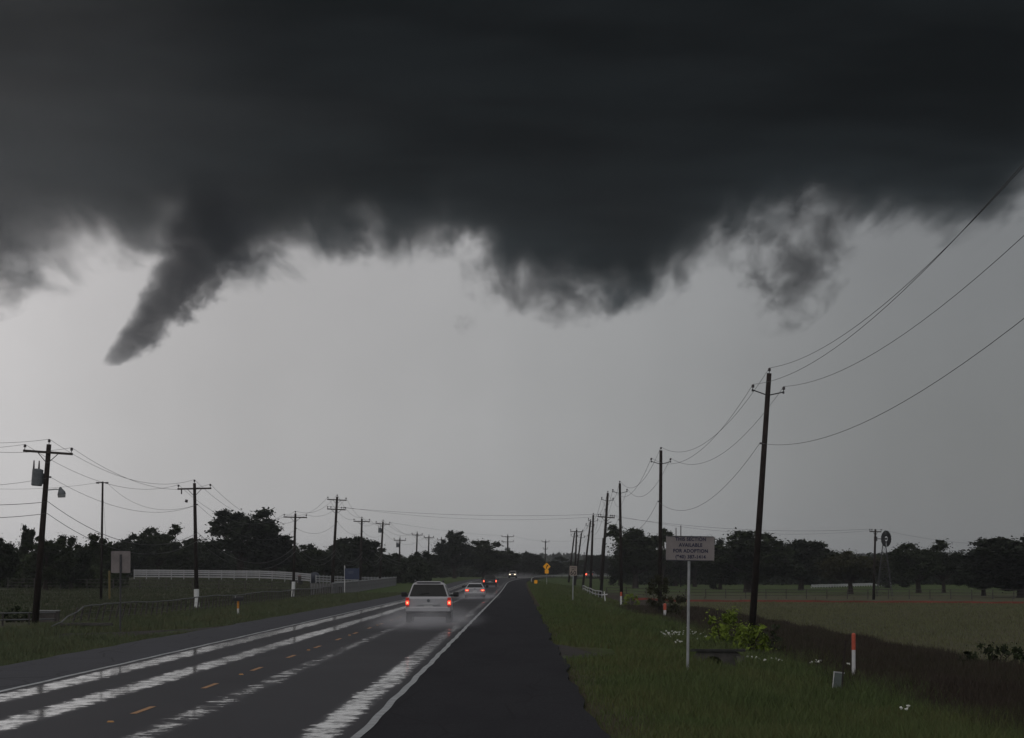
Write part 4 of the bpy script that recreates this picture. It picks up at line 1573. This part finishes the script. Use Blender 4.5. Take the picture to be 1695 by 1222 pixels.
mb.add([(.55, -.02, .5), (.78, -.02, .5), (1.05, -.75, -.02), (.72, -.75, -.05), (.55, .1, .3), (.8, .1, .3), (1.1, -.7, -.3), (.7, -.7, -.3)],
       [(0, 1, 2, 3), (0, 3, 7, 4), (1, 5, 6, 2), (3, 2, 6, 7), (0, 4, 5, 1)])
mb.build('wing_wall', M['concrete'], root)
mb = MB()
mb.box(0, .12, hh + .03, 1.6, .34, .07)
mb.build('coping', M['concrete_dark'], root)

# concrete culvert slab on the left
D = 165
pb = at(143, 1040, D)
z0 = gz(pb.x, D)
root = thing('culvert', 'long low concrete culvert slab in the left verge', 'culvert', (pb.x, D, z0))
MB().box(0, 0, .24, 2.3, .5, .13).build('slab', M['concrete'], root, False, .02)
for x in (-1.0, -.2, .7):
    MB().box(x, .05, .05, .22, .4, .26).build('pier', M['concrete_dark'], root)


# ------------------------------------------------------------------ fences
def share_part(name, mesh, parent, loc, rot=(0, 0, 0), scale=(1, 1, 1)):
    o = link(name, mesh, parent)
    o.location = loc
    o.rotation_euler = rot
    o.scale = scale
    return o


def mesh_of(mb, name, mat):
    me = bpy.data.meshes.new(name)
    me.from_pydata(mb.v, [], mb.f)
    me.materials.append(mat)
    return me


# leaning post fence along the left verge
root = thing('post_fence', 'sagging dark fence of leaning posts and a pipe rail along the left verge', 'fence', (0, 0, 0))
post = mesh_of(MB().tube([(0, 0, -.25), (0, 0, 1.0)], .045, 7), 'post', M['dark_fence'])
fx = lambda d: -20.6 - .4 * math.sin(d * .02)
rail_pts = []
d = 163.0
first = True
r_ = random.Random(8)
k = 0
while d < 441:
    x = fx(d)
    z = gz(x, d)
    lean = R(16) * max(0, 1 - (d - 163) / 110) + R(r_.uniform(-3, 4))
    hgt = .98 + .05 * math.sin(d * .11)
    if d > 170:
        share_part('post', post, root, (x, d, z), (0, lean, 0), (1.0 * max(1, d / 200) ** .5,) * 2 + (hgt,))
    top_ = Vector((x + hgt * math.sin(lean), d, z + hgt * math.cos(lean)))
    drop = 0.75 * max(0, 1 - (d - 163) / 12)
    top_.z -= drop
    rail_pts.append(top_)
    d += 2.9 * max(1, d / 260)
MB().tube(rail_pts, [.032 * max(1, p.y / 200) ** .6 for p in rail_pts], 6).build('top_rail', M['pipe'], root)
for f_ in (.35, .65):
    MB().tube([Vector((p.x, p.y, gz(p.x, p.y) + f_ * max(.1, p.z - gz(p.x, p.y)))) for p in rail_pts], .008, 4).build('fence_wire', M['wire'], root)

# pipe rails at far left
root = thing('pipe_fence', 'low two-rail pipe fence at the left edge below the leaning pole', 'fence', (0, 0, 0))
xa, xb = at(-40, 1000, 176).x, at(92, 1000, 182).x
pst = mesh_of(MB().tube([(0, 0, -.2), (0, 0, .62)], .05, 8), 'post', M['dark_fence'])
for f_ in (0, .33, .66, 1):
    x, y = xa + (xb - xa) * f_, 176 + 6 * f_
    share_part('post', pst, root, (x, y, gz(x, y)))
for hz in (.60, .28):
    MB().tube([(xa + (xb - xa) * f_, 176 + 6 * f_, gz(xa + (xb - xa) * f_, 176 + 6 * f_) + hz) for f_ in (0, .5, 1)], .035, 7).build('rail', M['pipe'], root)

# stock trough
D = 186
pb = at(77, 1003, D)
root = thing('stock_trough', 'dark stock trough with a pale rim beside the leaning pole', 'trough', (pb.x, D, gz(pb.x, D)))
mb = MB()
w, dp, h = 1.2, .6, .62
for sx in (-1, 1):
    mb.box(sx * w / 2, 0, h / 2 + .03, .04, dp, h - .06)
    mb.box(0, sx * (dp / 2 - .02), h / 2 + .03, w - .05, .04, h - .06)
mb.box(0, 0, .1, w - .06, dp - .1, .05)
mb.build('basin', M['dark_fence'], root)
mb = MB()
for sx in (-1, 1):
    mb.box(sx * w / 2, 0, h + .02, .09, dp + .06, .05)
    mb.box(0, sx * dp / 2, h + .021, w - .1, .07, .048)
mb.build('rim', M['white_fence'], root)

# wooden rail fence across the left pasture
root = thing('rail_fence', 'dark wire and rail fence across the left pasture in front of the white fence', 'fence', (0, 0, 0))
pst = mesh_of(MB().box(0, 0, .55, .12, .12, 1.5), 'post', M['dark_fence'])
y_ = 455.
xs = np.arange(-62, -23, 3.2)
for x in xs:
    share_part('post', pst, root, (float(x), y_, gz(float(x), y_)))
for hz in (.4, .8, 1.2):
    MB().tube([(float(x), y_ - .08, gz(float(x), y_) + hz) for x in xs], .035, 5).build('rail', M['dark_fence'], root)


def board_fence(name, label, pts, spacing, height, rails, mat, pw=.14, rh=.16, group=None, post_extra=.1):
    root = thing(name, label, 'fence', (0, 0, 0), group=group)
    pst = mesh_of(MB().box(0, 0, .5, pw, pw, 1.0), 'post', mat)
    rl = mesh_of(MB().box(.5, 0, 0, 1.0, .04, rh), 'rail', mat)
    a, b = Vector(pts[0]), Vector(pts[1])
    n_ = max(1, round((b - a).length / spacing))
    P_ = []
    for i in range(n_ + 1):
        p = a.lerp(b, i / n_)
        p = Vector((p.x, p.y, gz(p.x, p.y)))
        P_.append(p)
        share_part('post', pst, root, p - Vector((0, 0, .1)), (0, 0, 0), (1, 1, height + post_extra + .1))
    for i in range(n_):
        for hz in rails:
            p, q = P_[i] + Vector((0, -pw * .6, hz)), P_[i + 1] + Vector((0, -pw * .6, hz))
            dv = q - p
            share_part('rail', rl, root, p + dv * .012, (0, -math.atan2(dv.z, dv.xy.length), math.atan2(dv.y, dv.x)), (dv.length * .976, 1, 1))
    return root


xw0, xw1, xw2 = at(222, 955, 600).x, at(514, 955, 588).x, at(560, 960, 580).x
GWF = 'white board fences of the left pasture'
board_fence('board_fence', 'long white board fence crossing the left pasture up to the blue tank', [(xw0, 600, 0), (xw1, 588, 0)], 2.25, 1.5, (.5, .86, 1.18, 1.46), M['white_fence'], group=GWF, rh=.22)
board_fence('board_fence', 'white board fence right of the blue tank, behind the second sleeved pole', [(at(523, 955, 587).x - 0, 587, 0), (at(652, 955, 640).x, 640, 0)], 2.4, 1.35, (.5, .86, 1.25), M['white_fence'], group=GWF, rh=.2)
board_fence('board_fence', 'short bit of white fence glimpsed between trees right of the leaning pole', [(at(80, 948, 610).x, 610, 0), (at(112, 948, 608).x, 608, 0)], 1.9, 1.3, (.7, 1.2), M['white_fence'], group=GWF, rh=.15)

# pale picket fence
root = thing('picket_fence', 'pale close-boarded picket fence beside the left verge under the blue sign', 'fence', (0, 0, 0))
pk = mesh_of(MB().box(0, 0, .68, .03, .62, 1.36), 'picket', M['grey_fence'])
pp = []
d = 418.
r_ = random.Random(3)
while d < 640:
    x = -20.9
    z = gz(x, d)
    share_part('picket', pk, root, (x + r_.uniform(-.01, .01), d, z - .05), (0, 0, 0), (1, 1, 1.05 + r_.uniform(-.02, .02)))
    pp.append(Vector((x + .05, d, z + 1.38)))
    d += 1.0
MB().tube(pp[::6] + [pp[-1]], .06, 6).build('top_rail', M['white_fence'], root)
# the end panel faces the road
for k in range(8):
    share_part('picket', pk, root, (-20.8 - .33 * k, 417.6, gz(-21, 417) - .05), (0, 0, R(90)), (1, .42, 1.04))

# dark pipe fence and orange mesh beyond the right field
root = thing('pipe_fence', 'dark pipe fence running across behind the right field', 'fence', (0, 0, 0))
pst = mesh_of(MB().tube([(0, 0, -.2), (0, 0, 1.25)], .06, 7), 'post', M['dark_fence'])
xs = np.arange(11.5, 72, 2.55)
yf = lambda x: 492 - .35 * (x - 11)
for x in xs:
    x = float(x)
    share_part('post', pst, root, (x, yf(x), gz(x, yf(x))))
for hz in (1.2, .8, .42):
    MB().tube([(float(x), yf(float(x)), gz(float(x), yf(float(x))) + hz) for x in xs], .032, 6).build('rail', M['dark_fence'], root)
root = thing('safety_fence', 'low orange-red mesh fence stretched along the far edge of the right field', 'fence', (0, 0, 0))
xs = np.linspace(13.5, 62, 60)
yo = lambda x: 446 - .75 * (x - 13.5)
mb = MB()
vs, fs = [], []
for i, x in enumerate(xs):
    x = float(x)
    z = gz(x, yo(x))
    hh = .24 + .02 * math.sin(i * 1.3) + .02 * math.sin(i * .37)
    vs += [(x, yo(x), z + .02), (x, yo(x) + .03 * math.sin(i), z + hh), (x, yo(x) + .03, z + hh), (x, yo(x) + .03, z + .02)]
for i in range(len(xs) - 1):
    for k in range(3):
        fs.append((i * 4 + k, (i + 1) * 4 + k, (i + 1) * 4 + k + 1, i * 4 + k + 1))
mb.add(vs, fs)
mb.build('mesh', M['safety'], root)
stk = mesh_of(MB().box(0, 0, .25, .04, .04, .7), 'stake', M['rust'])
for x in xs[::5]:
    share_part('stake', stk, root, (float(x), yo(float(x)) + .06, gz(float(x), yo(float(x)))))
board_fence('board_fence', 'low bright white fence far behind the forked olive tree', [(at(1343, 975, 700).x, 700, 0), (at(1475, 972, 770).x, 770, 0)], 2.4, .55, (.3, .55), M['white_paint'], pw=.12, rh=.2)

# white pipe rail on the right verge
root = thing('pipe_rail', 'white pipe guard rail beside the dark poles of the right verge', 'guard rail', (0, 0, 0))
pst = mesh_of(MB().tube([(0, 0, -.2), (0, 0, .85)], .055, 8), 'post', M['white_fence'])
rp = []
for k in range(8):
    y = 432 + 20 * k
    x = 9.55 + .03 * k
    z = gz(x, y)
    share_part('post', pst, root, (x, y, z))
    rp.append(Vector((x, y, z + .88)))
MB().tube(rp, .06, 8).build('rail', M['white_fence'], root)
MB().tube([p - Vector((0, 0, .42)) for p in rp], .05, 8).build('rail', M['white_fence'], root)

# guard rail at the bend with its object marker
root = thing('guard_rail', 'steel guard rail along the right shoulder before the bend', 'guard rail', (0, 0, 0))
pst = mesh_of(MB().box(0, 0, .3, .12, .16, .95), 'post', M['dark_fence'])
pts3 = []
s_ = 600.
while s_ < 1015:
    p, h = on_road(SH_R + 1.0, s_)
    pts3.append(p)
    share_part('post', pst, root, p + Vector((.1, 0, -.15)))
    s_ += 14
for k, (dx, dz) in enumerate(((0, .42), (0, .62))):
    MB().tube([p + Vector((dx - .03, 0, dz)) for p in pts3], .085, 6).build('rail', M['white_fence'], root)
mk = on_road(SH_R + 1.6, 592)[0]
root = thing('object_marker', 'small yellow object marker at the near end of the guard rail', 'marker', (mk.x, mk.y, gz(mk.x, mk.y)))
MB().tube([(0, 0, -.2), (0, 0, .75)], .03, 6).build('post', M['galv'], root)
o = rounded_panel(.5, .55, .02, .1).build('plate', M['yellow'], root)
o.location = (0, -.04, .55)

# blue tank and a red-topped cart by the white fence
D = 592
pb = at(521, 962, D)
root = thing('water_tank', 'dark blue upright tank standing in the gap of the white fence', 'tank', (pb.x, D, gz(pb.x, D)))
MB().tube([(0, 0, 0), (0, 0, 1.5), (0, 0, 1.72), (0, 0, 1.8)], [.72, .72, .5, .15], 18).build('vessel', M['tank'], root, True)
MB().tube([(0, 0, 1.78), (0, 0, 1.9)], .2, 12).build('lid', M['iron'], root)
D = 560
pb = at(491, 965, D)
root = thing('farm_cart', 'dark cart with a dull red seat parked behind the second sleeved pole', 'cart', (pb.x, D, gz(pb.x, D)))
MB().box(0, 0, .55, 1.9, .9, .18).build('deck', M['iron'], root, False, .03)
MB().box(.45, 0, .95, .5, .6, .6).build('hood', M['dark_fence'], root, False, .08)
MB().box(.4, 0, 1.32, .55, .6, .12).build('seat', M['cart_red'], root, False, .04)
wh = mesh_of(MB().tube([(0, -.1, 0), (0, .1, 0)], .32, 14), 'wheel', M['tyre'])
for sx in (-.6, .6):
    for sy in (-.48, .48):
        share_part('wheel', wh, root, (sx, sy, .32))

# ------------------------------------------------------------------ windmill
D = 520
pb = at(1464, 985, D)
z0 = gz(pb.x, D)
root = thing('windmill', 'old multi-blade farm windmill on a lattice tower rising over the trees', 'windmill', (pb.x, D, z0))
hz = at(1464, 892, D).z - z0
mb = MB()
for sx in (-1, 1):
    for sy in (-1, 1):
        mb.tube([(sx * 1.1, sy * 1.1, -.1), (sx * .12, sy * .12, hz - .2)], .045, 5)
for k in range(1, 8):
    f0, f1 = k / 8, (k - 1) / 8
    w0, w1 = 1.1 + (.12 - 1.1) * f0, 1.1 + (.12 - 1.1) * f1
    for (a, b_) in (((-1, -1), (1, -1)), ((1, -1), (1, 1)), ((1, 1), (-1, 1)), ((-1, 1), (-1, -1))):
        mb.tube([(a[0] * w0, a[1] * w0, hz * f0), (b_[0] * w0, b_[1] * w0, hz * f0)], .022, 4)
        mb.tube([(a[0] * w1, a[1] * w1, hz * f1), (b_[0] * w0, b_[1] * w0, hz * f0)], .016, 4)
mb.build('tower', M['iron'], root)
wheel = MB()
wr = 13.5 * D / F
wheel.tube([(0, -.45, hz), (0, -.2, hz)], .16, 10)
for rr in (wr * .55, wr * .95):
    wheel.tube([(rr * math.cos(2 * math.pi * k / 30), -.36, hz + rr * math.sin(2 * math.pi * k / 30)) for k in range(31)], .018, 4, cap=False)
wo = wheel.build('wheel', M['iron'], root)
wo.rotation_euler = (0, 0, R(46))
bl = MB()
i0, o0 = wr * .30, wr
bl.add([(-.08, -.02, i0), (.08, .02, i0), (.235, .05, o0), (-.235, -.05, o0), (-.08, -.005, i0), (.08, .035, i0), (.235, .065, o0), (-.235, -.035, o0)],
       [(0, 1, 2, 3), (7, 6, 5, 4), (0, 4, 5, 1), (2, 6, 7, 3), (1, 5, 6, 2), (3, 7, 4, 0)])
blm = mesh_of(bl, 'blade', M['car_trim'])
for k in range(18):
    if k in (9,):      # one blade is missing at the bottom, as the gap there shows
        continue
    share_part('blade', blm, wo, (0, -.36, hz), (0, 2 * math.pi * k / 18, 0))
tb = MB().box(0, .7, hz, .04, 1.1, .1).build('tail_boom', M['iron'], root)
tb.rotation_euler = (0, 0, R(46))
tv = MB().box(0, 1.5, hz, .03, .6, .6).build('tail_vane', M['iron'], root)
tv.rotation_euler = (0, 0, R(46))


# ------------------------------------------------------------------ vehicles
WHEEL = {}


def wheel_meshes(r, w):
    if (r, w) not in WHEEL:
        ty = MB().tube([(-w / 2, 0, 0), (-w / 2 + .03, 0, 0), (w / 2 - .03, 0, 0), (w / 2, 0, 0)], [r * .93, r, r, r * .93], 22)
        ri = MB().tube([(-w / 2 - .012, 0, 0), (-w / 2 + .02, 0, 0)], [r * .55, r * .62], 18)
        ri.tube([(w / 2 - .02, 0, 0), (w / 2 + .012, 0, 0)], [r * .62, r * .55], 18)
        WHEEL[(r, w)] = (mesh_of(ty, 'tyre', M['tyre']), mesh_of(ri, 'rim', M['rim']))
    return WHEEL[(r, w)]


def loft(sections, caps=True):
    mb = MB()
    k = len(sections[0])
    vs = [p for s_ in sections for p in s_]
    fs = []
    for i in range(len(sections) - 1):
        for j in range(k):
            j2 = (j + 1) % k
            fs.append((i * k + j, i * k + j2, (i + 1) * k + j2, (i + 1) * k + j))
    if caps:
        fs.append(tuple(range(k - 1, -1, -1)))
        fs.append(tuple((len(sections) - 1) * k + j for j in range(k)))
    mb.add(vs, fs)
    return mb


def vehicle(name, label, cat, pos, heading, p, group=None, lit_tail=True, lit_head=False):
    """local +y is the direction of travel; rear face at y = 0"""
    Lg, Wd = p['L'], p['W'] / 2
    zb, zbelt, zr = p['zb'], p['belt'], p['roof']
    wt, wb = p['wt'] / 2, p['wb'] / 2
    root = thing(name, label, cat, pos, (0, 0, -heading), group)
    B = p['paint']
    hood = p['hood']
    prof = [(0.0, zb + .16, zbelt - .06, .94), (.06, zb + .02, zbelt, .985), (.5, zb, zbelt + .0, 1.0), (Lg * .55, zb, zbelt, 1.0),
            (Lg * .70, zb, zbelt - .02, 1.0), (Lg - .5, zb, hood, .97), (Lg - .1, zb + .03, hood - .10, .90), (Lg, zb + .12, hood - .26, .82)]
    secs = []
    for (y, z0, z1, f) in prof:
        w = Wd * f
        zm = z0 + (z1 - z0) * .55
        up = wb * f
        secs.append([(-w * .93, y, z0), (w * .93, y, z0), (w, y, z0 + .1), (w, y, zm), (up + (w - up) * .35, y, z1 - .05), (up - .03, y, z1),
                     (-up + .03, y, z1), (-up - (w - up) * .35, y, z1 - .05), (-w, y, zm), (-w, y, z0 + .1)])
    loft(secs).build('body', B, root, False, .035)
    # cabin: belt ring to roof ring
    r0, r1, w0, w1 = p['cab']     # belt rear y, roof rear y, roof front y, belt front y
    rings = []
    ring_b = [(-wb + .02, r0, zbelt - .03), (wb - .02, r0, zbelt - .03), (wb - .02, w1, zbelt - .03), (-wb + .02, w1, zbelt - .03)]
    ring_m = [(-wt, r1 - (r1 - r0) * .12, zr - .09), (wt, r1 - (r1 - r0) * .12, zr - .09), (wt, w0 + .1, zr - .09), (-wt, w0 + .1, zr - .09)]
    ring_t = [(-wt + .11, r1 + .03, zr), (wt - .11, r1 + .03, zr), (wt - .11, w0, zr), (-wt + .11, w0, zr)]
    mb = MB()
    vs = ring_b + ring_m + ring_t
    fs = []
    for a in (0, 4):
        for j in range(4):
            fs.append((a + j, a + (j + 1) % 4, a + 4 + (j + 1) % 4, a + 4 + j))
    fs.append((8, 9, 10, 11))
    mb.add(vs, fs)
    mb.build('cabin', B, root, False, .03)

    def pane(nm, q, mat=M['glass'], th=.012, par=root):
        q = [Vector(v) for v in q]
        nrm = (q[1] - q[0]).cross(q[3] - q[0]).normalized()
        mb = MB()
        mb.add([v + nrm * .004 for v in q] + [v + nrm * (.004 + th) for v in q], [(4, 5, 6, 7), (3, 2, 1, 0), (0, 1, 5, 4), (1, 2, 6, 5), (2, 3, 7, 6), (3, 0, 4, 7)])
        return mb.build(nm, mat, par)

    def bil(q, u, v):
        a = Vector(q[0]).lerp(Vector(q[1]), u)
        b = Vector(q[3]).lerp(Vector(q[2]), u)
        return a.lerp(b, v)
    rear = [ring_b[0], ring_b[1], ring_m[1], ring_m[0]]
    e = p['rw']
    pane('rear_window', [bil(rear, e, .08), bil(rear, 1 - e, .08), bil(rear, 1 - e * 1.2, .97), bil(rear, e * 1.2, .97)])
    front = [ring_b[2], ring_b[3], ring_m[3], ring_m[2]]
    pane('windshield', [bil(front, .06, .1), bil(front, .94, .1), bil(front, .92, .95), bil(front, .08, .95)])
    for nm, q in (('side_window', [ring_b[1], ring_b[2], ring_m[2], ring_m[1]]), ('side_window', [ring_b[3], ring_b[0], ring_m[0], ring_m[3]])):
        for a, b_ in p['sides']:
            if q[0] == ring_b[3]:
                a, b_ = 1 - b_, 1 - a
            pane(nm, [bil(q, a, .12), bil(q, b_, .12), bil(q, b_, .92), bil(q, a, .92)])
    # wheels
    tm, rm = wheel_meshes(p['wr'], .24)
    for yy in (p['wy'][0], p['wy'][1]):
        for sx in (-1, 1):
            wo_ = bpy.data.objects.new('wheel', tm)
            wo_.name = 'wheel'
            COL.objects.link(wo_)
            wo_.parent = root
            wo_.location = (sx * (Wd - .13), yy, p['wr'])
            rr = link('rim', rm, wo_)
    # rear details
    MB().box(0, .0, zb + .15, Wd * 1.90, .07, .20).build('rear_bumper', p.get('bumper', B), root, False, .04)
    MB().box(0, .5, zb - .09, Wd * 1.5, .7, .16).build('underbody', M['car_under'], root)
    MB().tube([(Wd * .55, .15, zb - .1), (Wd * .55, -.06, zb - .1)], .035, 8).build('exhaust', M['iron'], root)
    for sx in (-1, 1):
        x0, x1 = p['tail_x']
        z0, z1 = p['tail_z']
        tl = MB().box(sx * (x0 + x1) / 2, .0, (z0 + z1) / 2, x1 - x0, .14, z1 - z0).build('tail_light', M['lamp_red'], root, False, .02)
        lz0, lz1 = p['lit_z']
        MB().box(sx * (x0 + x1) / 2, -.078, (lz0 + lz1) / 2, (x1 - x0) * .86, .02, lz1 - lz0).build('lit_lens', M['lamp_lit'] if lit_tail else M['lamp_red'], tl, False, .02)
        if lit_tail:
            MB().box(sx * (x0 + x1) / 2, -.092, (lz0 + lz1) / 2, (x1 - x0) * .45, .012, (lz1 - lz0) * .5).build('bulb', M['lamp_hot'], tl)
        MB().tube([(sx * (wb - .05), p['mir'], zbelt + .05), (sx * (Wd + .06), p['mir'], zbelt + .06)], .03, 6).build('mirror_arm', M['car_trim'], root)
        mo = MB().box(sx * (Wd + .15), p['mir'], zbelt + .09, .24, .16, .2).build('mirror', M['car_trim'], root, False, .04)
        hl = MB().box(sx * Wd * .62, Lg - .06, hood - .26, .36, .14, .17).build('headlight', M['lamp_head'] if lit_head else M['glass'], root, False, .03)
    MB().box(0, -.012, p['plate'], .36, .03, .17).build('licence_plate', M['plate'], root)
    if p.get('rack'):
        for sx in (-1, 1):
            MB().tube([(sx * (wt - .08), r1 + .35, zr - .01), (sx * (wt - .08), r1 + .5, zr + .07), (sx * (wt - .08), w0 - .5, zr + .07), (sx * (wt - .08), w0 - .3, zr - .01)], .025, 6).build('roof_rail', M['iron'], root)
        MB().box(0, r1 + .02, zr + .012, wt * 1.5, .22, .05).build('spoiler', B, root, False, .02)
        MB().box(0, -.02, zbelt - .33, Wd * 1.0, .03, .05).build('tailgate_trim', M['galv'], root)
        MB().tube([(0, -.015, zbelt - .16), (0, .02, zbelt - .16)], .065, 16).build('emblem', M['transformer'], root)
        MB().tube([(.03, r1 - .3, zbelt + .18), (-.35, r1 - .34, zbelt + .13)], .012, 5).build('wiper', M['car_trim'], root)
    else:
        MB().tube([(0, -.015, zbelt - .10), (0, .02, zbelt - .10)], .05, 14).build('emblem', M['transformer'], root)
    MB().box(0, .0, zbelt - .62 if p.get('rack') else zbelt - .52, Wd * 1.7, .10, .03).build('bumper_seam', M['car_trim'], root)
    mb = MB()
    mb.box(0, Lg - .06, hood - .30, Wd * .8, .14, .2)
    mb.build('grille', M['car_trim'], root, False, .03)
    return root


suv = dict(L=5.1, W=1.92, wb=1.78, wt=1.34, zb=.42, belt=1.09, roof=1.70, hood=1.10, paint=M['car_white'], cab=(.06, .42, 3.0, 3.75), rw=.035,
           sides=((.06, .30), (.34, .60), (.64, .88)), wr=.38, wy=(.95, 3.95), tail_x=(.80, .95), tail_z=(.68, 1.06), lit_z=(.76, .92), mir=3.2, plate=.72, rack=True)
sedan = dict(L=4.6, W=1.74, wb=1.62, wt=1.18, zb=.24, belt=.88, roof=1.27, hood=.85, paint=M['car_white'], cab=(.55, 1.25, 2.5, 3.35), rw=.05,
             sides=((.10, .48), (.53, .9)), wr=.32, wy=(.85, 3.65), tail_x=(.50, .82), tail_z=(.58, .74), lit_z=(.59, .71), mir=2.9, plate=.55, bumper=M['car_white'])
dsuv = dict(suv, paint=M['car_dark'], W=1.94, belt=1.02, roof=1.68, tail_x=(.76, .94), tail_z=(.66, 1.0), lit_z=(.70, .96))
GV = 'cars driving away in the right lane'
p_ = at(709, 1031, 157)
vehicle('suv', 'white SUV with lit tail lights and dark rear window throwing up spray, nearest car', 'car', (p_.x, 157, 0.0), -.002, suv, GV)
p_ = at(786, 990, 318)
vehicle('sedan_car', 'white sedan with lit tail lights ahead of the white SUV', 'car', (p_.x, 318, float(rz(318))), 0.0, sedan, GV)
p_ = at(811, 972, 517)
vehicle('suv', 'black SUV with lit tail lights ahead of the white sedan', 'car', (p_.x, 517, float(rz(517))), 0.0, dsuv, GV)
pq, hq_ = on_road(-7.15, 905)
pcar = at(849.5, 957, 905)
onc = dict(dsuv, paint=M['car_grey'])
vehicle('oncoming_car', 'oncoming car with bright headlights at the bend', 'car', (pcar.x, 910, float(rz(910))), math.pi + .04, onc, None, lit_tail=False, lit_head=True)
pf_, hf = on_road(-3.9, 1000)
k = min(range(len(path)), key=lambda i: abs(path[i][0] - 3.5 - at(969, 952, path[i][1]).x))
x, y, h, s_ = path[k]
vehicle('far_car', 'tiny far car with a red tail light on the bend behind the leaning poles', 'car',
        (x - 3.8 * math.cos(h) + .45, y + 3.8 * math.sin(h), 1.05), h * .5, dict(dsuv, paint=M['car_dark'], tail_x=(.50, .95), tail_z=(.6, 1.12), lit_z=(.62, 1.1)), None)


# ------------------------------------------------------------------ road spray
def spray(px, py, D, rx, ry, rzz, k, seed):
    def build(t):
        co = t.n('ShaderNodeTexCoord', out=3)
        x, y, z = t.sep(co)
        q = t.m('SQRT', t.m('ADD', t.m('ADD', t.m('POWER', t.m('DIVIDE', x, rx), 2.0), t.m('POWER', t.m('DIVIDE', y, ry), 2.0)), t.m('POWER', t.m('DIVIDE', z, rzz), 2.0)))
        n1 = t.noise(t.mapping(co, (1.3, .25, 1.8), (seed, 0, 0)), 1.0, 5, .65)
        d = t.mr(t.m('ADD', q, t.m('MULTIPLY', t.m('SUBTRACT', n1, .5), 1.5)), 1.0, .0)
        d = t.m('MULTIPLY', d, t.mr(q, .98, .55))
        return t.m('MULTIPLY', d, k)
    p = at(px, py, D)
    b = MB()
    v_, f_ = [], []
    for j in range(7):
        th = math.pi / 2 * j / 6
        for i in range(20):
            a = 2 * math.pi * i / 20
            v_.append((math.sin(th) * math.cos(a) * rx, math.sin(th) * math.sin(a) * ry, math.cos(th) * rzz))
    for j in range(6):
        for i in range(20):
            f_.append((j * 20 + i, (j + 1) * 20 + i, (j + 1) * 20 + (i + 1) % 20, j * 20 + (i + 1) % 20))
    f_.append(tuple(120 + i for i in range(19, -1, -1)))
    b.add(v_, f_)
    o = b.build('road_spray', volume_material('road_spray', build, 1.0, (.9, .9, .95)))
    o.location = (p.x, D, float(rz(D)) + .012)
    o['kind'] = 'stuff'


spray(707, 1033, 152, 3.0, 28, 1.1, .042, 1.0)
spray(787, 990, 316, 2.5, 34, .9, .028, 5.0)
spray(812, 972, 512, 2.2, 10.0, .8, .02, 9.0)
spray(856, 958, 930, 11, 24, 2.0, .014, 13.0)
print('objects', len(COL.objects), 'tris', sum(len(o.data.polygons) for o in COL.objects if o.type == 'MESH'))
